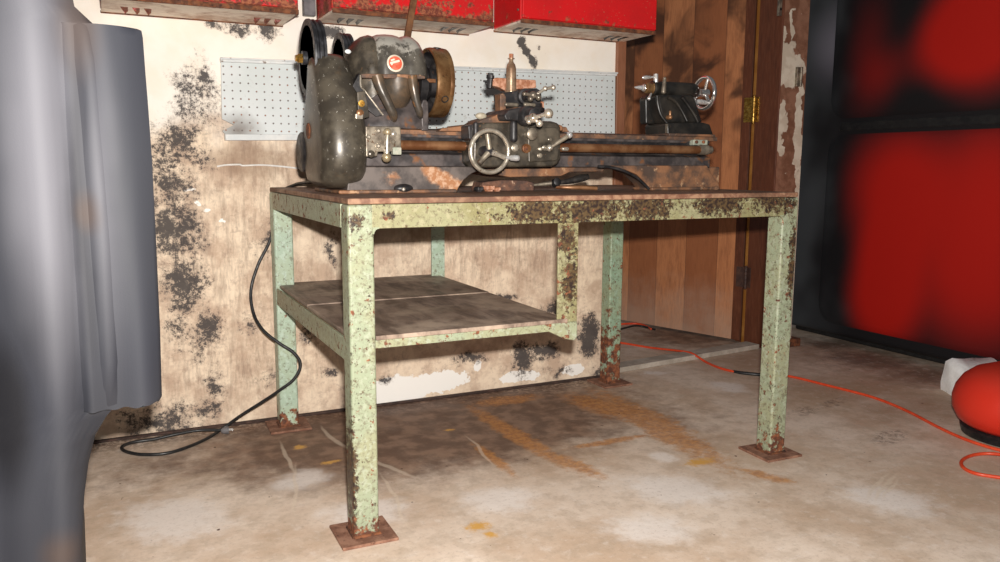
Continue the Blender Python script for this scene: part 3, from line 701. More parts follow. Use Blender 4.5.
# left end casting leaning into the guard
ec = MB(); st = []
for px, top, hd, zb_ in ((345,57,.050,118),(349,47,.062,112),(354,41,.080,104),(360,37,.090,98),(365,35.8,.094,94),(368.5,36.8,.090,92)):
    c = P(px, top, YC); zb2 = P(px, zb_, 2.07).z; r = []
    for i in range(21):
        a = PI*i/20; ca, sa = math.cos(a), math.sin(a)
        r.append((c.x, YC - hd*math.copysign(abs(ca)**.7, ca), zb2 + (c.z-zb2)*sa**.7))
    st.append(r)
ec.skin(st); eco = L('end_casting', mt['iron'], ec, smooth=60)
q = P(348.5,51.3,2.11); L('white_stud', wht, MB().ball((q.x, 2.115, q.z), .0085, 12, (1,.5,.7)), eco)
# parting flange
o = outline([(361,74),(366,73.6),(420,74.6),(425,76.5),(425,79),(362,78)], 2.06); L('parting_flange', mt['rust_iron'], MB().prism(o, 'xz', 2.058, 2.285), bev=.002)
# lower casting
lo = MB(); zb0 = zt+.002
def sect(z, x0, x1, y0, y1, r=.012):
    return [(x0+r,y0,z),(x1-r,y0,z),(x1,y0+r,z),(x1,y1-r,z),(x1-r,y1,z),(x0+r,y1,z),(x0,y1-r,z),(x0,y0+r,z)]
xl, xr = P(364,125,2.08).x, P(429,125,2.08).x
lo.skin([sect(zb0, xl, xr, 2.075, 2.285), sect(zb0+.042, xl+.004, xr-.002, 2.078, 2.282), sect(zb0+.060, xl+.008, xr-.006, 2.105, 2.255), sect(zs-.006, xl+.006, xr-.012, 2.110, 2.25)])
L('headstock_base', mt['blue_iron'], lo, smooth=60)
be = MB(); cxb = P(399,90,2.08).x
rings = []
for t in range(13):
    u = t/12; z = zs-.004 - u*(zs-.004-P(399,113,2.08).z); k2 = math.sqrt(max(1-(u**2.6), .0))*.9+.1
    rings.append([(cxb + .058*k2*math.cos(a), 2.16 + .105*k2*math.sin(a), z) for a in [2*PI*i/28 for i in range(28)]])
be.skin(rings); L('bearing_belly', mt['rib'], be, smooth=60)
def rib(pts, radii, m):
    b = MB(); b.tube([P(*p) for p in pts], .01, 12, 6, radii); return L('rib', m, b)
rib([(377,76,2.062),(380,86,2.058),(386,99,2.056),(393,114,2.060),(394,120,2.080)], [.017,.015,.013,.012,.008], mt['rib'])
rib([(412,76,2.062),(413.5,88,2.058),(416,100,2.058),(419.5,112,2.064),(420.5,117,2.080)], [.014,.013,.011,.010,.007], mt['rib'])
o = outline([(359,73),(361.5,87),(365,91),(383,115.5),(376,117),(360,104),(352,86)], 2.075); L('side_plate', mt['dark_iron'], MB().prism(o, 'xz', 2.070, 2.10), bev=.002)
b = MB(); b.tube([P(360.5,75,2.066), P(360.8,86,2.066), P(364.5,90.5,2.066), P(374,103,2.066), P(383,115,2.068)], .0026, 8, 5); L('plate_edge', mt['steel'], b)
# badge: cream ring, red disc with pale slanted bars
fy = YC - .1035; q = P(395.3,63.5,fy)
bd = thing  # (kept simple)
ba = L('badge', simple('cream enamel', (.60,.53,.42), (.50,.42,.33), 60, .45), MB().lathe([(0,.0225),(.005,.0225),(.006,.021)], (q.x, fy+.006, q.z), (0,-1,.12), 32))
cr = MB().lathe([(0,.0180),(.0015,.0180)], (q.x, fy-.0002, q.z+.0006), (0,-1,.12), 32); L('badge_disc', simple('red enamel badge', (.52,.07,.030), (.62,.15,.09), 80, .4), cr, ba)
mk = MB(); dB = Vector((math.cos(.3),0,math.sin(.3)))
for dx, dz, hl, hh in ((-.002,.0035,.0135,.0028), (-.008,.0085,.0055,.0022), (.004,-.0085,.008,.0014), (-.0105,-.002,.0020,.0030)):
    mk.obox((q.x+dx, fy-.0022+dz*-.12, q.z+dz), dB, (0,1,0), (-dB.z,0,dB.x), hl, .0006, hh)
L('badge_mark', simple('cream enamel mark', (.62,.47,.38), (.70,.58,.47), 60, .45), mk, ba)
q = P(415.3,69.5,2.085); L('oil_cap', mt['black'], MB().ball((q.x,2.092,q.z), .0085, 14), hood)
# front bearing nose
nz = P(432,83,YC)
L('bearing_nose', mt['dark_iron'], MB().lathe([(0,.062),(.022,.060),(.030,.050),(.036,.046)], (P(414,83,YC).x, YC, nz.z-.004), (1,0,0), 32))
o = outline([(421,131),(420.5,105),(422.5,99.5),(426,99.5),(428,103),(428.5,131)], 2.08); L('bearing_post', mt['blue_iron'], MB().prism(o, 'xz', 2.075, 2.12), bev=.004)
# --- chuck
cx0 = P(428,83,YC).x-.012; cz = nz.z
ck = MB(); R0 = P(432,48,YC).z; Rr = .096
ck.lathe([(.040,.030),(.040,.072),(.036,.078),(.004,.086),(0,.090),(.002,.0945),(.008,Rr),(.034,Rr),(.037,.0945),(.040,.0945),(.043,Rr),(.051,Rr-.001),(.053,.088),(.058,.03)], (cx0+.004,YC,cz), (1,0,0), 48)
cko = L('chuck', mt['bronze'], ck, smooth=40)
L('spindle', mt['dark_iron'], MB().lathe([(0,.040),(.045,.040),(.046,.055),(.054,.056)], (cx0-.014,YC,cz), (1,0,0), 28), cko)
L('chuck_shade', mt['dark_iron'], MB().lathe([(.0395,.03),(.0395,.0715),(.0355,.0775),(.005,.0852),(.004,.0835),(.034,.0755),(.037,.070),(.037,.03)], (cx0+.004,YC,cz), (1,0,0), 48), cko)  # dark shell added so the chuck's hollow looks shaded
for a in (-.55, 1.30, 2.9):
    e = Vector((0, -math.cos(a), math.sin(a))); c = Vector((cx0+.030,YC,cz))+e*(Rr-.004)
    k_ = MB().lathe([(0,.0105),(.0052,.0105),(.0054,.0085),(.0030,.007)], c, e, 16); L('key_socket', mt['black'], k_, cko)
L('lug', mt['brown_rod'], MB().obox((cx0-.002, YC-.052, cz), (1,0,0), (0,1,0), (0,0,1), .014, .008, .005), cko, bev=.001)
# --- gear guard at the left end: a tall rounded shell
gd = MB(); rings = []
gx0 = .496
def rrect(x0, x1, y0, y1, z, r, n=6):
    r = min(r, (x1-x0)/2-.001, (y1-y0)/2-.001); pts = []
    for cx, cy, a0 in ((x0+r,y0+r,PI),(x1-r,y0+r,1.5*PI),(x1-r,y1-r,0),(x0+r,y1-r,.5*PI)):
        for i in range(n): a = a0+.5*PI*i/(n-1); pts.append((cx+r*math.cos(a), cy+r*math.sin(a), z))
    return pts
#   z, right x(px at y 2.03), front y, back y
for py, pr, pl, yf, yb in ((188.5,346,334,2.12,2.18),(187.5,352,330,2.085,2.21),(185,359,326,2.062,2.24),(180,364.5,0,2.040,2.265),(172,367,0,2.025,2.285),(160,368,0,2.015,2.295),(150,368,0,2.013,2.30),(138,367.5,0,2.015,2.298),(125,366.5,0,2.022,2.29),(110,364.5,0,2.034,2.275),(95,360.5,0,2.050,2.255),(80,355.5,0,2.068,2.24),(70,351.5,0,2.082,2.23),(62,348,0,2.098,2.222),(58,345.5,0,2.112,2.215),(56,341,0,2.13,2.20)):
    q = P(pr, py, yf+.03)
    x0 = gx0 if not pl else max(gx0, P(pl, py, yf).x)
    if py < 60: x0 = gx0+.006
    rings.append(rrect(x0, q.x, yf, yb, q.z, .048))
gd.skin(rings); gdo = L('gear_guard', mt['guard'], gd, smooth=60)
q = P(313,128,2.2); gl = MB(); gl.lathe([(0,.022),(.004,.020),(.005,.012)], (gx0+.001,2.19,P(313,131,2.19).z), (-1,0,0), 20); L('guard_boss', mt['rust'], gl, gdo)
bp = MB(); q = P(309,150,2.26); bp.lathe([(0,.050),(.004,.055),(.010,.055),(.012,.05)], (gx0-.004,2.285,P(308,152,2.28).z), (1,0,0), 28); L('back_gear', mt['dark_iron'], bp, gdo)
bk = outline([(357,92),(365,90.5),(369.5,117),(364,118.5),(358,118)], 2.03); bko = L('guard_bracket', mt['iron'], MB().prism(bk, 'xz', 2.028, 2.06), bev=.002)
q = P(361.5,103.5,2.025); L('brass_bush', mt['brass'], MB().lathe([(0,.0085),(.006,.0085),(.0062,.0045),(.003,.004)], (q.x,2.030,q.z), (0,-1,0), 16), bko)
q = P(360,113,2.025); L('bracket_screw', mt['brown_rod'], MB().lathe([(0,.0095),(.006,.0095),(.009,.005)], (q.x,2.030,q.z), (0,-1,0), 16), bko)
q = P(358.5,116.5,2.03); L('pale_tab', mt['steel'], MB().box(q.x-.010,q.x+.010,2.022,2.034,q.z-.007,q.z+.007), bko, bev=.002)
# --- pulleys
def pulley(name, x, y, z, R, w, hub, spokes):
    b = MB(); g = .006
    b.lathe([(0,R-.016),(0,R),(.005,R+.001),(.008,R-g),(.012,R-g),(.014,R),(.017,R),(.019,R-g),(w-.009,R-g),(w-.006,R),(w,R),(w,R-.016),(w-.008,R-.018),(w*.6,R-.018),(w*.5,hub+.010),(w*.4,hub+.010),(w*.4,R-.018),(.008,R-.018),(0,R-.0161)], (x,y,z), (1,0,0), 56)
    o = L(name, mt['pulley'], b, smooth=40)
    L('hub', mt['pulley'], MB().lathe([(-.012,.008),(-.012,hub),(w+.01,hub),(w+.01,.008)], (x,y,z), (1,0,0), 24), o)
    return o
q = P(305,58,2.21); py_ = pulley('large_pulley', q.x+.004, 2.21, q.z, .1005, .032, .018, 4)
L('pulley_nut', mt['brass'], MB().lathe([(0,.013),(.014,.013),(.016,.010),(.022,.009)], (q.x-.004,2.21,q.z-.002), (-1,0,0), 6), py_)
q = P(338,62,2.26); p2_ = pulley('small_pulley', q.x, 2.26, q.z, .078, .030, .018, 3)
# --- gearbox with reversing lever
o = outline([(365.5,126),(401,126.5),(401.5,150.5),(395,151.5),(378,152),(377.5,156.5),(366,157)], 2.03); gbx = L('feed_box', mt['dull_steel'], MB().prism(o, 'xz', 2.030, 2.09), bev=.003)
for px, py, m, r in ((371,154,mt['iron'],.0095),(393.5,134,mt['steel'],.008),(378,131,mt['steel'],.006),(378,146,mt['steel'],.006),(368.5,137,mt['steel'],.006),(393,142,mt['steel'],.006)):
    q = P(px, py, 2.028); L('box_bolt', m, MB().lathe([(0,r),(.006,r),(.009,r*.5)], (q.x,2.031,q.z), (0,-1,0), 14), gbx)
q = P(397,151,2.028); L('box_boss', simple('pale patched metal', (.30,.32,.25), (.42,.40,.32), 90, .5), MB().obox((q.x,2.034,q.z), (1,0,0),(0,1,0),(0,0,1), .012,.010,.010), gbx, bev=.003)
a_, b_ = P(387.5,132,2.008), P(386.5,157.5,2.004)
hd_ = MB(); hd_.rod(a_, b_, .0062, .0075); hl = L('feed_lever', mt['steel'], hd_, gbx)
hb = MB(); hb.ball(a_, .0100, 16); hb.cyl((a_.x,2.035,a_.z), (a_.x,2.006,a_.z), .006, n=12); L('lever_ball', mt['tarn'], hb, gbx); L('lever_ball', mt['tarn'], MB().ball(b_, .0125, 16), gbx)

# --- carriage
AY = 1.995
ap = MB(); o = outline([(474,125),(478,122.5),(552,121),(559,123),(561,127),(561.5,158),(558.5,164),(552,167),(478,167.5),(473,162)], AY); ap.prism(o, 'xz', AY, 2.078); apo = L('apron', mt['iron'], ap, bev=.008, seg=4)
al = MB(); o = outline([(527,127),(557,127.5),(558.5,131),(558.5,157),(556,161),(528,162.5)], AY); al.prism(o, 'xz', AY-.004, AY+.01); L('apron_panel', mt['iron'], al, apo, bev=.004, seg=3)
# saddle on the bed with wings and V shaped swept top
sd = MB(); o = outline([(470,131),(471,125),(479,119.5),(494,115.5),(501,110.5),(512,107.5),(524,107.5),(531,111),(530,121),(546,121.5),(560,126),(560,131)], 2.02); sd.prism(o, 'xz', 2.000, 2.085); sdo = L('saddle', mt['rust_iron'], sd, bev=.005, seg=3)
w = MB(); w.box(P(476,130,2.08).x, P(556,130,2.08).x, 2.085, 2.30, zt+.005, zt+.022); L('rear_saddle', mt['rust_iron'], w, sdo, bev=.004)
w = MB(); o = outline([(438,131.5),(441,128.3),(470,124.8),(472,131.5)], 2.06); w.prism(o, 'xz', 2.055, 2.12); L('saddle_wing', mt['rust_iron'], w, sdo, bev=.003)
w = MB(); o = outline([(466,126),(473,124),(474,135),(472,142),(467,139)], 2.02); w.prism(o, 'xz', 2.005, 2.06); L('saddle_wiper', mt['dark_iron'], w, sdo, bev=.003)
w = MB(); o = outline([(552,126),(566,127),(568,132),(552,132)], 2.06); w.prism(o, 'xz', 2.055, 2.12); L('saddle_wing', mt['rust_iron'], w, sdo, bev=.003)
q = P(481,116,2.03); L('oil_flap', simple('pale oily cap', (.34,.29,.21), (.44,.39,.30), 60, .45), MB().ball((q.x,2.03,q.z), .017, 16, (1,.6,.55)), sdo)
# cross slide body with screw bracket towards the operator
cs = MB(); o = outline([(500,116),(505,110),(516,108),(530,109.5),(534,112),(533,122),(502,121)], 1.98); cs.prism(o, 'xz', 1.955, 2.10); cso = L('cross_slide', mt['dark_iron'], cs, bev=.005, seg=3)
vb = MB(); q = P(514,131,AY-.008); vb.rod((q.x,AY-.006,P(514,139,AY).z), (q.x,AY-.006,P(514,123,AY).z), .011, .010); L('half_nut_barrel', mt['dark_iron'], vb, apo)
vb = MB(); q = P(476,131,AY-.004); vb.rod((q.x,AY-.002,P(476,140,AY).z), (q.x,AY-.002,P(476,124,AY).z), .008, .007); L('corner_barrel', mt['dark_iron'], vb, apo)
q = P(530,116,1.95); csx = MB(); csx.lathe([(0,.026),(.030,.026),(.034,.022),(.036,.020),(.060,.018),(.062,.012)], (P(527,117,1.95).x,1.965,q.z), (0,-1,0), 28); L('screw_dial', mt['dark_iron'], csx, cso)
def crank(par, c, ends, m, rb):
    """ball crank: a bar with a ball at each end and a hub, plus the grip"""
    b = MB(); c = Vector(c)
    b.ball(c, rb[0], 16); b.cyl(c+Vector((0,.03,0)), c, rb[0]*.7, n=14)
    for (p, r) in ends:
        p = Vector(p); b.rod(c, p, .0055, .0045, 12); b.ball(p, r, 16)
    return L('ball_crank', m, b, par)
y1 = 1.885
crank(cso, P(533,118,y1), [(P(539.5,123.5,y1-.01), .0095), (P(529,121.5,y1-.005), .0075), (P(548.5,113.5,y1-.035), .0128)], mt['steel'], (.0125,))
# compound rest, swivel and its crank
cm = MB(); o = outline([(502,111),(501,94),(504,92.5),(515,91),(536,88.3),(540.5,91),(541,97),(540,104),(522,105.5),(506,107),(504,111)], 2.05); cm.prism(o, 'xz', 2.045, 2.100); cmo = L('compound_rest', mt['dark_iron'], cm, bev=.006, seg=3)
cf = MB(); o = outline([(500,111),(500,94),(504,93),(506,97),(506,111)], 2.04); cf.prism(o, 'xz', 2.038, 2.075); L('compound_face', mt['rust_iron'], cf, cmo, bev=.003)
sw = MB(); q = P(522,107,2.10); sw.lathe([(0,.066),(.010,.066),(.013,.062),(.024,.060)], (q.x,2.10,P(522,110.5,2.04).z), (0,0,1), 32); L('swivel', mt['dark_iron'], sw, cmo)
for a_, b_ in ((506,517),(525,534)):
    b = MB(); b.rod(P(a_,104.5,2.028), P(b_,105,2.028), .0055); L('gib_screw', mt['dull_steel'], b, cmo)
q = P(541,106,2.06); L('rust_lug', mt['pale_rust'], MB().obox((q.x,2.07,q.z),(1,0,0),(0,1,0),(0,0,1),.010,.012,.013), cmo, bev=.003)
b = MB(); q = P(531,95.5,2.0); b.lathe([(0,.022),(.018,.022),(.020,.016),(.044,.014)], (q.x,2.048,q.z), (0,-1,0), 24); L('compound_dial', mt['dark_iron'], b, cmo)
y2 = 1.985
crank(cmo, P(533,95,y2), [(P(538.5,97.5,y2-.012), .0085), (P(530.5,98.8,y2-.006), .0080), (P(524.5,94,y2), .0062)], mt['dull_steel'], (.0105,))
b = MB(); b.rod(P(538,93.5,y2), P(545,88.6,y2), .0042); b.ball(P(545.2,88.6,y2), .0072, 14); b.rod(P(545.2,88.6,y2), P(553,87.5,y2), .004, .005); b.ball(P(553.2,87.6,y2), .0075, 14); L('crank_grip', mt['steel'], b, cmo)
# tool post, rocker and tool holder
tp_ = MB(); q0, q1 = P(511,92,2.082), P(511.6,54,2.082); hgt = q1.z-q0.z
tp_.lathe([(-.012,.018),(.02*hgt,.018),(.04*hgt,.0155),(.35*hgt,.0148),(.62*hgt,.0140),(.72*hgt,.0115),(.76*hgt,.0085),(.80*hgt,.0062),(.86*hgt,.0058),(.865*hgt,.0095),(.89*hgt,.0095),(.895*hgt,.0055)], (q0.x,2.082,q0.z), (0,0,1), 28)
tpo = L('tool_post', mt['postm'], tp_, cmo)
tn = MB(); tn.lathe([(0,.0075),(hgt*.12,.0075)], (q0.x,2.082,q0.z+.885*hgt), (0,0,1), 4); L('post_screw', mt['pale_rust'], tn, tpo, bev=.001)
th = MB(); o = outline([(491,78.5),(496,77.8),(512,79),(534.5,80.2),(535,88.2),(512,90),(504,91),(496,87),(491,86)], 2.11); th.prism(o, 'xz', 2.100, 2.128); L('tool_holder', mt['pale_rust'], th, tpo, bev=.003)
tb = MB(); q = P(491.5,80,2.09); tb.lathe([(-.022,.009),(.004,.009),(.005,.012),(.014,.012),(.015,.008),(.020,.008)], (q.x,2.10,q.z), (.1,0,1), 8); tb.rod(P(491,82.5,2.10), P(484,81.2,2.10), .0055, .003); tb.rod(P(490,85,2.10), P(486,83.5,2.10), .0055, .003); L('tool_clamp', mt['dark_iron'], tb, tpo)
# apron handwheel
HY = 1.955; c = P(489.6,151.5,HY); Rw = .0605
hw = MB().torus(c, (0,1,0), Rw-.0055, .0062, 64, 14, 1.2); hwo = L('carriage_handwheel', mt['steel'], hw, smooth=60)
L('wheel_hub', mt['dark_iron'], MB().lathe([(-.004,.010),(0,.014),(.022,.016),(.042,.015)], c, (0,1,0), 20), hwo)
for px, py, m in ((487.2,133,mt['dull_steel']), (478.6,163.5,mt['dull_steel']), (505,157.5,mt['steel'])):
    p = P(px, py, HY); d = (p-c); b = MB(); b.tube([c+d*.12, c+d*.55, c+d*.96], .006, 10, 3, [.0085,.0068,.0075]); L('spoke', m, b, hwo)
p = P(506,157.8,HY); b = MB(); b.lathe([(0,.005),(.010,.0052),(.012,.0078),(.024,.0085),(.034,.0078),(.037,.004)], (p.x,HY-.004,p.z), (.72,-.7,-.03), 16); L('crank_handle', mt['chrome'], b, hwo)
# small controls
for px, py, r, m, ln, nm in ((513.5,148,.0085,mt['steel'],.016,'control_knob'), (525.5,148.5,.0105,mt['brown_rod'],.014,'control_knob'), (539,149,.0045,mt['steel'],.012,'stud'), (538.5,155.6,.0060,mt['dull_steel'],.012,'stud'), (549,139.5,.0048,mt['dull_steel'],.010,'stud'), (543.5,147.5,.005,mt['steel'],.012,'stud')):
    q = P(px, py, AY); b = MB(); b.lathe([(0,r*1.25),(ln*.5,r*1.2),(ln*.55,r),(ln*.9,r),(ln,r*.5)], (q.x,AY-.001,q.z), (0,-1,0), 18); L(nm, m, b, apo)
q = P(525.5,148.5,AY-.014); L('socket_hole', mt['rust'], MB().lathe([(0,.006),(.001,.006)], (q.x,AY-.0152,q.z), (0,-1,0), 14), apo)
q = P(532.5,134,1.96); b = MB(); b.lathe([(0,.009),(.030,.009),(.031,.0155),(.038,.0165),(.041,.013)], (q.x,1.998,q.z), (0,-1,0), 24); L('clutch_knob', mt['dull_steel'], b, apo)
b = MB(); a_, b_ = P(549.5,148,1.965), P(569.5,135,1.955); b.ball(a_, .0098, 16); b.cyl((a_.x,1.996,a_.z), a_, .0075, n=14); L('lever_hub', mt['steel'], b, apo)
b = MB(); b.rod(a_, b_, .0050, .0068); L('feed_arm', mt['dull_steel'], b, apo); L('lever_ball', mt['chrome'], MB().ball(b_, .0092, 16), apo)
b = MB(); b.rod(P(563,148.8,2.04), P(567,149,2.04), .006); L('rod_stop', mt['steel'], b)

# --- tailstock
TY = 2.16
tbm = MB(); o = outline([(667,136),(666.5,125),(667.5,123),(702,122.5),(709,124.5),(712.5,135),(713.5,137)], 2.09); tbm.prism(o, 'xz', 2.085, 2.205); tso = L('tailstock', mt['tail_iron'], tbm, bev=.005, seg=3)
q = P(690,131,2.08)
L('base_plate', mt['rust_iron'], MB().prism(outline([(668,133.2),(714,134.6),(714.5,137),(668,136)], 2.08), 'xz', 2.074, 2.21), tso, bev=.002)
cb_ = MB(); o = outline([(666,124),(662,116),(659,105),(657.5,94.5),(694,95),(697,101),(704,123)], 2.11); cb_.prism(o, 'xz', 2.112, 2.185); L('tailstock_column', mt['tail_iron'], cb_, tso, bev=.010, seg=4)
for a_ in ([(657,96,2.108),(658,105,2.104),(661,115,2.100),(667,123,2.094)], [(668,97,2.106),(676,102,2.104),(682,111,2.100),(687,121,2.094)], [(682,97,2.10),(688,105,2.098),(694,114,2.094),(698,122,2.092)]):
    b = MB(); b.tube([P(*p) for p in a_], .006, 10, 5, [.0065,.006,.0055,.005]); L('tailstock_rib', mt['tail_iron'], b, tso)
cb_ = MB(); o = outline([(646,124),(645.5,99),(648,95),(690,95),(698,124)], 2.165); cb_.prism(o, 'xz', 2.165, 2.20); L('tailstock_web', mt['tail_iron'], cb_, tso, bev=.006, seg=3)
bz = P(674,89.5,TY).z; xa, xb = P(651.5,89,TY).x, P(697,91,TY).x
b = MB(); b.lathe([(0,.021),(.003,.0245),(.012,.0245),(.014,.0225),(.03,.0225),(.034,.0235),(.12,.0245),(xb-xa-.02,.0240),(xb-xa-.005,.019),(xb-xa,.012)], (xa,TY,bz), (1,0,0), 32); L('barrel', mt['tail_iron'], b, tso)
xq = P(634.8,88.7,TY).x; b = MB(); b.lathe([(0,.0025),(.012,.0055),(.024,.0072),(.030,.0072),(.031,.010),(.034,.012)], (xq,TY,bz), (1,0,0), 24); ctr = L('centre_point', mt['chrome'], b, tso)
b = MB(); b.lathe([(.031,.0105),(.036,.0125),(.040,.0125),(.043,.0165),(.062,.0165),(.064,.0195),(xa-xq+.002,.0200)], (xq,TY,bz), (1,0,0), 24); L('quill', mt['bronze'], b, tso)
b = MB(); q = P(656,82,2.15); q2 = P(656,74,2.15); b.cyl((q.x,2.15,q.z-.006), (q2.x,2.15,q2.z), .0072, n=16); L('lock_post', mt['chrome'], b, tso)
b = MB(); p0_ = P(653.5,77,2.147); p1_ = P(642.5,77.6,2.147); d = (p1_-p0_); ln = d.length; b.lathe([(0,.0035),(ln*.25,.003),(ln*.3,.0052),(ln*.7,.0062),(ln*.95,.005),(ln,.003)], p0_, d, 16); L('lock_lever', mt['chrome'], b, tso)
b = MB(); q = P(663.5,92,2.13); q2 = P(665,80,2.13); b.rod((q.x,2.130,q.z), (q2.x,2.132,q2.z+.0), .0085, .0055); b.ball((q2.x,2.132,q2.z+.004), .006, 12); L('clamp_bolt', mt['dull_steel'], b, tso)
b = MB(); b.rod(P(651,94,2.125), P(649,98,2.11), .004); b.ball(P(649,98.6,2.11), .006, 12); L('lube_pin', mt['chrome'], b, tso)
b = MB(); q = P(670,116,2.1); b.rod((q.x,2.112,q.z-.004), (q.x,2.098,q.z-.004), .007); b.rod((q.x,2.10,q.z-.004),(q.x,2.10,q.z+.014),.004); L('offset_screw', mt['brown_rod'], b, tso)
b = MB(); q = P(667,124,2.083); b.box(q.x-.003,q.x+.003,2.0825,2.088,P(667,133,2.083).z,q.z); L('edge_highlight', mt['dull_steel'], b, tso)  # pale strip standing in for the highlight on the corner edge
# tailstock handwheel
c = Vector((P(704.5,93,TY).x, TY, bz-.006)); Rt = P(704,75.5,TY).z - c.z
b = MB().torus(c, (1,0,0), Rt-.006, .0062, 56, 12, 1.25); two = L('tailstock_handwheel', mt['mirror'], b, smooth=60, par=tso)
b = MB(); b.lathe([(-.03,.013),(.012,.014),(.014,.008)], c, (1,0,0), 18)
for a in (1.25, 3.35, 5.44):
    e = Vector((0, -math.cos(a), math.sin(a))); b.rod(c+e*.008, c+e*(Rt-.007), .0058, .0048, 10)
L('wheel_spokes', mt['mirror'], b, tso)
p = c + Vector((-.004, -.030, -Rt+.022)); b = MB(); b.lathe([(0,.004),(.012,.0042),(.014,.007),(.04,.0085),(.052,.0075),(.055,.003)], p, (-1,-.1,.05), 14); L('wheel_handle', mt['chrome'], b, tso)

# ------------------------------------------------------------------ bits lying on the bench under the bed
ZB = ZT
def atz(px, py, y): q = at(px, py, y=y); return q
rb = MB(); q0, q1 = P(477,184,2.17), P(531,184,2.17)
rb.prism([(q0.x,ZB),(q0.x+.01,ZB+.026),(q0.x+.07,ZB+.032),(q1.x-.03,ZB+.031),(q1.x,ZB+.024),(q1.x,ZB)], 'xz', 2.15, 2.22)
tag(rb.build('metal_block', simple('flaking rust', (.060,.034,.026), (.16,.072,.042), 30, .75, 0, .5, speck=(.42,.28,.19), speckamt=(.62,.70), sscale=60), org=(q0.x,2.18,ZB), bev=.003), 'rusty steel block lying on the bench between the lathe feet, below the handwheel', 'block')
for i, (px, r, ly) in enumerate(((479,.010,2.12),(489,.013,2.13),(497,.009,2.125))):
    q = P(px, 186, ly); b = MB()
    b.lathe([(0,r),(r*.35,r*1.1),(r*.4,r*1.55),(r*1.3,r*1.55),(r*1.4,r*.9)], (q.x,ly,ZB), (0,0,1), 6)
    tag(b.build('hex_nut', mt['pale_rust'] if i else mt['dark_iron'], org=(q.x,ly,ZB), bev=.001), ['small dark hex nut beside the left lathe foot, leftmost of three', 'largest pale rusty hex nut, middle of three below the handwheel', 'smallest pale rusty hex nut, rightmost of three below the handwheel'][i], 'nut', 'loose nuts on the bench')
pl_o = P(565,186,2.15); pl_ = thing('pliers', 'dark handled pliers lying on the bench beneath the carriage', 'pliers', (pl_o.x, 2.15, ZB))
b = MB(); b.tube([P(530,185.5,2.17)*1, P(540,184.4,2.168), P(552,183,2.16), P(556,182.5,2.155)], .006, 8, 4, [.003,.005,.008,.009]); 
for v in b.bm.verts: v.co.z = max(v.co.z, ZB+.0005)
b.build('jaws', mt['dull_steel'], pl_)
piv = P(556,182.5,2.15); b = MB(); b.lathe([(-.010,.013),(.010,.013),(.013,.008)], piv, (0,-1,.3), 18); b.build('pivot', mt['dark_iron'], pl_)
b = MB(); b.tube([P(556,183,2.15), P(568,181.4,2.15), P(580,178.4,2.15), P(588,176.6,2.15)], .008, 10, 5, [.006,.009,.0125,.009]); b.build('handle', mt['grip'], pl_)
b = MB(); b.tube([P(556,184.5,2.155), P(570,185,2.13), P(584,185.2,2.12), P(597,186,2.11)], .006, 10, 5, [.006,.0065,.007,.006])
mz = min(v.co.z for v in b.bm.verts)
for v in b.bm.verts: v.co.z += ZB+.0005-mz
b.build('handle', mt['brown_rod'], pl_)

# ------------------------------------------------------------------ cords
cd_ = thing('power_cord', 'black power cord drooping from the bench to a loop on the floor by the wall', 'cord', (.45, 2.7, 0))
pts = [P(338,182,2.36), P(315,182,2.52), P(301,183.2,2.66), P(294,185.2,2.72), Vector((.535,2.765,.800)), Vector((.515,2.775,.74)), P(270,240,2.77), P(258,265,2.765), P(251,290,2.755), P(253.5,313,2.725), P(263,330,2.68), P(279,343,2.648), P(294,353,2.635), P(300.5,365,2.63), P(294,379,2.632), P(280,390,2.645), P(262,402,2.68), P(240,416,2.72), at(222,429,z=.012), at(206,439,z=.006), at(185,448,z=.006), at(165,453.5,z=.006), at(142,454.5,z=.006), at(126,451.5,z=.006), at(122,447,z=.006), at(132,442.5,z=.006), at(155,439,z=.006), at(175,434.5,z=.012), at(198,430.5,z=.014), at(222,430,z=.012)]
for p in pts:
    if p.y > 2.798: p.y = 2.798
MB().tube(pts, .0052, 10, 8).build('cable', mt['black'], cd_)
b = MB(); q = at(225,430.5,z=.014); q.y = min(q.y, 2.785); b.lathe([(0,.006),(.006,.010),(.020,.013),(.024,.0135)], q+Vector((-.012,0,0)), (1,-.1,.05), 18); b.build('plug', mt['grey_strap'], cd_)
b = MB(); b.cyl(q+Vector((.010,-.006,.001)), q+Vector((.026,-.0075,.001)), .0022, n=8); b.cyl(q+Vector((.010,.006,.001)), q+Vector((.026,.0045,.001)), .0022, n=8); b.build('prong', mt['chrome'], cd_)

oc = thing('extension_cord', 'orange extension cord snaking across the floor from the doorway to the right', 'cord', tuple(at(790,376,z=0)))
zf = .0055
op = [at(600,341,z=zf), at(621,342.8,z=zf), at(650,347.5,z=zf), at(684,351.5,z=zf+.018), at(694,354.5,z=zf+.018), at(706,362,z=zf), at(720,368,z=zf), at(737,372,z=zf), at(762,375,z=zf), at(788,376,z=zf), at(830,386,z=zf), at(872,397,z=zf), at(905,410,z=zf), at(938,427,z=zf), at(962,438,z=zf), at(985,446,z=zf), at(1010,453,z=zf), at(1035,462,z=zf), at(1040,468,z=zf), at(1020,461,z=zf+.011), at(1003,455,z=zf+.011), at(985,453.6,z=zf+.004), at(970,456,z=zf), at(961.5,461.5,z=zf), at(964,468,z=zf), at(976,473.5,z=zf), at(1000,477.5,z=zf), at(1030,482,z=zf)]
MB().tube(op, .0052, 10, 8).build('cable', mt['orange_cord'], oc)
b = MB(); b.tube([at(733,371.2,z=zf), at(742,372.9,z=zf), at(756,374.4,z=zf), at(768,375.3,z=zf)], .007, 12, 5, [.0058,.0078,.0078,.0058]); b.build('connector', mt['black'], oc, org=oc['_o'])
b = MB(); b.tube([at(610,325,z=.006), at(622,324,z=.006), at(636,323.6,z=.006), at(645,325.5,z=.006), at(651,329,z=.006)], .0055, 8, 6)
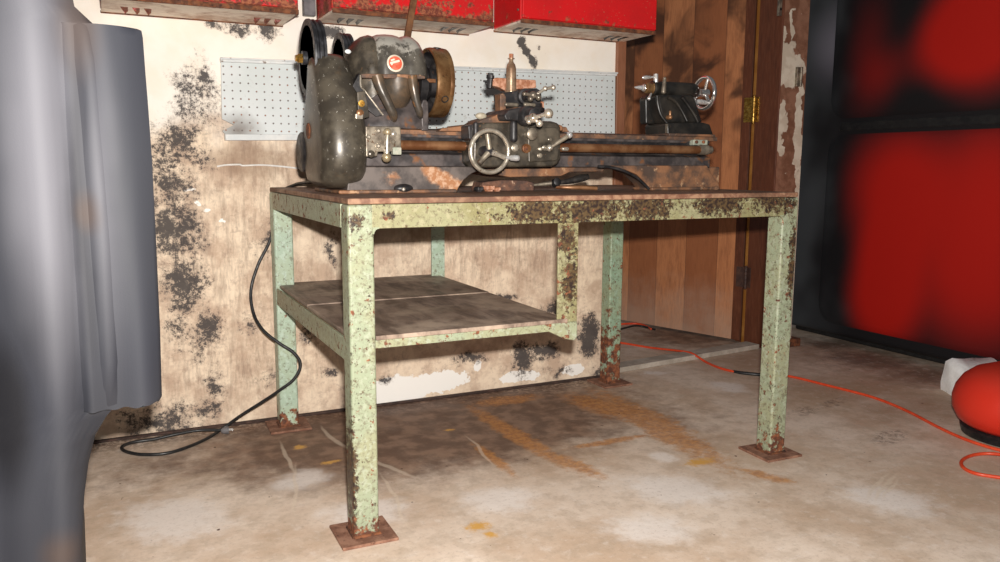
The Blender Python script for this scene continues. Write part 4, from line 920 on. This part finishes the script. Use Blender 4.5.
tag(b.build('cord_tail', mt['orange_cord'], org=at(630,324,z=0)), 'short orange cord end lying beyond the threshold by the plank door', 'cord')
b = MB(); b.tube([at(612,331,z=.006), at(623,328.5,z=.006), at(634,325.8,z=.013), at(643,326.4,z=.006), at(655,329.5,z=.006)], .0055, 8, 6)
tag(b.build('cord_tail', mt['black'], org=at(634,327,z=0)), 'short black cord end crossing the orange tail beyond the threshold', 'cord')

# ------------------------------------------------------------------ white lump of concrete and red tank at the right
q = at(962,393,z=0)
b = MB(); n_ = 0
cen = at(970,388,z=0) + Vector((.05,.03,0)); ax = (at(958,397.5,z=0)-at(939,388,z=0)).normalized()
p_bl, p_br = at(938.5,389,z=0), at(955,397,z=0)
e1 = (p_br-p_bl); e1.normalize(); e2 = Vector((-e1.y, e1.x, 0))
if e2.dot(Vector((1,1,0))) < 0: e2 = -e2
h0 = .135
rings = []
wl, dl = .165, .22
for t in range(9):
    u = t/8; z = h0*u; inset = .012*(u**3) + (.018 if t == 8 else 0); r = []
    for i in range(40):
        a = 2*PI*i/40; cx, cy = math.cos(a), math.sin(a); k3 = 1/max(abs(cx),abs(cy))
        k3 = 1+(k3-1)*.80
        v = p_bl + e1*(wl/2*(1+cx*k3)) + e2*(dl/2*(1+cy*k3)); ctr_ = p_bl+e1*wl/2+e2*dl/2
        v = v + (ctr_-v).normalized()*inset
        nz_ = noise.noise(v*14+Vector((0,0,z*14)))*.008
        v = v + (v-ctr_).normalized()*nz_
        zz = z
        if t >= 5: zz = z - .055*max(0,(v-p_bl).dot(e1)/wl-.25)*(t-4)/4 + nz_*.6*(t==8)
        r.append((v.x, v.y, zz))
    rings.append(r)
b.skin(rings)
cwm = simple('whitewashed concrete', (.84,.83,.81), (.94,.93,.92), 25, .9, 0, .8, speck=(.42,.38,.30), speckamt=(.60,.72), sscale=20)
tag(b.build('concrete_block', cwm, org=q, bev=0, smooth=60), 'rounded white concrete lump on the floor in front of the big red machine', 'block')

rt_c = at(1019,437,z=0); rt_c.z = 0
tk = thing('red_tank', 'squat glossy red round tank with a black base at the right edge', 'tank', tuple(rt_c))
b = MB(); b.lathe([(0,.158),(.003,.170),(.028,.176),(.034,.168),(.036,.12)], rt_c, (0,0,1), 48); b.build('base_ring', mt['black'], tk)
def redgloss():
    k = M('soft red paint'); x, y, z = k.sep()
    c = k.mix(k.step(k.noise(3.5, 2, .4), .35, .65), (.62,.030,.014), (.50,.040,.022))
    k.set(col=c, rough=.38, spec=.4); return k.m
rg = redgloss()
b = MB(); b.lathe([(.034,.150),(.036,.168),(.050,.186),(.085,.203),(.120,.206),(.155,.198),(.190,.178),(.218,.145),(.236,.100),(.245,.05),(.247,.02)], rt_c, (0,0,1), 56); b.build('body', rg, tk, smooth=60)
b = MB(); b.lathe([(.245,.022),(.255,.024),(.262,.018),(.266,.010)], rt_c, (0,0,1), 20); b.build('filler_cap', mt['black'], tk)

# ------------------------------------------------------------------ big red and black machine along the right side
mx0, mx1, my0, my1 = 3.335, 4.05, .55, 3.26
mc = thing('machine_cabinet', 'tall dark grey machine with soft red panels filling the right edge', 'machine', ((mx0+mx1)/2, (my0+my1)/2, 0))
def charcoal():
    k = M('charcoal paint')
    x, y, z = k.sep(); n = k.noise(3., 2, .45)
    far = k.step(k.math('ADD', y, k.math('MULTIPLY', k.math('SUBTRACT', n, .5), .7)), .98, 1.36)
    p = at(835,45,x=mx0)-Vector(mc['_o'])
    c = k.mix(far, (.010,.009,.0105), (.055,.060,.066))
    c = k.mix(k.math('MULTIPLY', k.step(k.blob(tuple(p), (0,0,0), (.5,.22,.28)), 0., 1.), .8), c, (.20,.19,.23))
    k.set(col=c, rough=.55, spec=.35); return k.m
def softred(name, hot, base=(.010,.009,.0105)):
    """red blended softly into near black away from the given spots"""
    k = M(name)
    x, y, z = k.sep(); far = k.step(k.math('ADD', y, k.math('MULTIPLY', k.math('SUBTRACT', k.noise(3., 2, .45), .5), .7)), .98, 1.36)
    base = k.mix(far, base, (.055,.060,.066))
    g = None
    for l, r, a in hot:
        t = k.step(k.blob(l, (0,0,0), r), 0., 1., 0., a)
        g = t if g is None else k.math('ADD', g, t)
    v = k.math('ADD', g, k.math('MULTIPLY', k.math('SUBTRACT', k.noise(2.2, 2, .4), .5), .22))
    c = k.mix(k.step(v, .02, 1.3), base, (.46,.010,.005))
    k.set(col=c, rough=.55, spec=.3); return k.m
mo = Vector(mc['_o'])
chm = charcoal()
b = MB(); b.box(mx0, mx1, my0, my1, .03, 2.3); b.build('body', chm, mc, bev=.025, seg=4)
b = MB(); b.box(mx0+.05, mx1-.03, my0+.03, my1-.05, 0, .07); b.build('plinth', mt['black'], mc, bev=.01)
def pillow(y0, y1, z0, z1, dep):
    b = MB(); rr = []
    for i, (ins, xx) in enumerate(((0,.01),(.01,-.001),(.04,-dep*.4),(.09,-dep*.8),(.16,-dep))):
        x = mx0+xx; pts = []
        r = .10-ins*.3
        for cy, cz_, a0 in ((y0+ins+r,z0+ins+r,PI),(y1-ins-r,z0+ins+r,1.5*PI),(y1-ins-r,z1-ins-r,0),(y0+ins+r,z1-ins-r,.5*PI)):
            for k in range(7): a = a0+.5*PI*k/6; pts.append((x, cy+r*math.cos(a), cz_+r*math.sin(a)))
        rr.append(pts)
    b.skin(rr); return b
def lp(px, py): p = at(px, py, x=mx0); return tuple(p-mo)
up_m = softred('upper red panel paint', [(lp(990,20),(.5,.42,.45),1.6), (lp(950,45),(.5,.34,.26),.7), (lp(870,55),(.5,.24,.55),.42), (lp(890,75),(.5,.24,.2),.30)])
lo_m = softred('lower red panel paint', [(lp(882,295),(.5,.30,.48),1.5), (lp(890,190),(.5,.40,.50),1.2), (lp(950,240),(.5,.50,.75),1.0), (lp(1010,170),(.5,.42,.45),.7), (lp(1010,290),(.5,.46,.50),.7)])
pillow(1.30, 3.02, 1.12, 2.10, .012).build('upper_panel', up_m, mc, smooth=60)
pillow(1.30, 3.02, .08, 1.06, .012).build('lower_panel', lo_m, mc, smooth=60)
b = MB(); b.box(mx0-.003, mx0+.04, 1.35, 2.95, 1.065, 1.115); b.build('middle_band', mt['black'], mc, bev=.01, seg=3)

# ------------------------------------------------------------------ grey tarpaulin draped over something tall at the left edge
def tarp_mat():
    k = M('blue grey tarpaulin')
    c = k.mix(k.step(k.noise(3., 2, .4), .38, .64), (.024,.026,.035), (.032,.034,.042))
    to = Vector((-.25,1.55,0))
    def lp2(px, py): p = at(px, py, y=1.47); return tuple(p-to)
    w = k.warp(3, .05)
    fold_light = k.maxs([k.math('MULTIPLY', k.blob(lp2(*a), (0,0,0), s, w), g) for a, s, g in [((42,150),(.085,.5,.50),1.1), ((105,190),(.042,.5,.40),.55), ((60,40),(.06,.5,.2),.6)]])  # light on the raised folds, painted into the cloth colour
    c = k.mix(k.step(fold_light, .0, .9), c, (.130,.130,.148))
    st = k.maxs([k.math('MULTIPLY', k.blob(lp2(*a), (0,0,0), s, w), g) for a, s, g in [((0,420),(.06,.5,.20),1.3), ((100,440),(.10,.5,.25),.5), ((82,200),(.024,.5,.6),.55), ((20,350),(.1,.5,.2),.4)]])  # shade in the fold valley and lower cloth, painted in
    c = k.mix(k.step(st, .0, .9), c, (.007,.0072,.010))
    pe = k.maxs([k.blob(lp2(*a), (0,0,0), s, w) for a, s in [((75,20),(.05,.5,.12)), ((92,215),(.03,.5,.05)), ((62,560),(.05,.5,.06))]])
    c = k.mix(k.math('MULTIPLY', k.step(pe, 0, .9), .6), c, (.070,.046,.034))
    k.set(col=c, rough=.65, spec=.3).bump(k.noise(350, 2), .0005, .25)
    return k.m
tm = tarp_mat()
tt = thing('tarpaulin', 'blue grey tarpaulin draped over a tall thing at the left edge, hem hanging short', 'tarpaulin', (-.25, 1.55, 0))
YT = 1.50
def tring(z, xr, xl=-.62, yb=1.95, yo=0):
    pts = []
    N = 56
    for i in range(N+1):                                       # front, left to right
        u = i/N; x = xl+(xr-xl)*u
        fold = .020*math.exp(-((x+.046)/.020)**2) - .012*math.exp(-((x+.005)/.022)**2) - .016*math.exp(-((x+.095)/.030)**2) + .030*math.exp(-((x+.21)/.04)**2) - .01*math.exp(-((x+.3)/.05)**2)
        edge = .02*max(0, (x-(xr-.045))/.045)**2
        y = YT + fold*(.6+.4*math.sin(z*2.1+.6)) + edge + yo + .006*noise.noise(Vector((x*9, z*3, 1)))
        pts.append((x, y, z))
    for k in range(1, 6): pts.append((xr-.002*k, YT+.05+(yb-YT-.05)*k/5, z))
    for k in range(1, 6): pts.append((xr+(xl-xr)*k/6, yb, z))
    for k in range(5): pts.append((xl, yb+(YT-yb)*(k+.5)/5, z))
    return pts
def tx(px, py): return at(px, py, y=YT).x
zt_ = lambda px, py: at(px, py, y=YT).z
b = MB(); zh = zt_(163,404)
body = [(0.0,-.080),(.10,-.077),(zt_(82,562),tx(81,562)),(zt_(84,500),tx(84,500)),(zt_(90,470),tx(88,470)),(zt_(95,442),tx(95,442)),(zt_(106,420),tx(106,420)),(zt_(116,405),tx(117,404)),(.55,tx(118,350)),(.75,tx(116,250)),(.95,tx(110,150)),(zt_(102,60),tx(103,60)),
        (zt_(100,26.5),tx(97,26.5)),(zt_(90,20),tx(90,20)),(zt_(75,4),tx(74,4)),(1.25,tx(62,-10)),(1.45,tx(40,-60)),(1.6,-.16),(1.66,-.20)]
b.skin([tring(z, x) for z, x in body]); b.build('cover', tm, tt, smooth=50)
b = MB(); rr = []
for z, x in [(zh-.001,tx(160,404)),(zh+.008,tx(163,402)),(.6,tx(161,330)),(.75,tx(158,260)),(.9,tx(154,180)),(1.0,tx(149,110)),(zt_(147,70),tx(146,70)),(zt_(144,36),tx(143.5,36)),(zt_(143,28.5),tx(142,28.5)),(zt_(143,27),tx(138,27))]:
    xl = -.075; pts = []
    for i in range(25):
        u = i/24; xx = xl+(x-xl)*u
        pts.append((xx, YT+.004+.004*math.sin(xx*70+z*4)+.03*max(0,(.2-u)/.2)+.02*max(0,(u-.75)/.25)**2, z + (.004*noise.noise(Vector((xx*60,0,0))) if z < zh+.003 else 0)))
    pts += [(x-.004, YT+.10, z), (x-.01, YT+.22, z), (xl, YT+.22, z)]
    rr.append(pts)
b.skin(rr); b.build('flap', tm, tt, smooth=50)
# ------------------------------------------------------------------ lights
fl_ = bpy.data.lights.new('flash', 'AREA'); fl_.shape = 'RECTANGLE'; fl_.size = .045; fl_.size_y = .03; fl_.energy = 47; fl_.color = (1.0,.955,.90)
fo = bpy.data.objects.new('camera_flash', fl_); C.objects.link(fo)
fo.matrix_world = Matrix.Translation(O + UP*.105 + RT*.02 + _F*.01) @ m3.to_4x4()
w = bpy.data.worlds.new('dim garage light'); SC.world = w; w.use_nodes = True
w.node_tree.nodes['Background'].inputs[0].default_value = (.85,.92,1,1); w.node_tree.nodes['Background'].inputs[1].default_value = .05
SC.view_settings.view_transform = 'Standard'; SC.view_settings.look = 'None'; SC.view_settings.gamma = 1; SC.view_settings.exposure = .98
SC.view_settings.use_curve_mapping = False
for o in SC.objects:
    if '_o' in o: del o['_o']
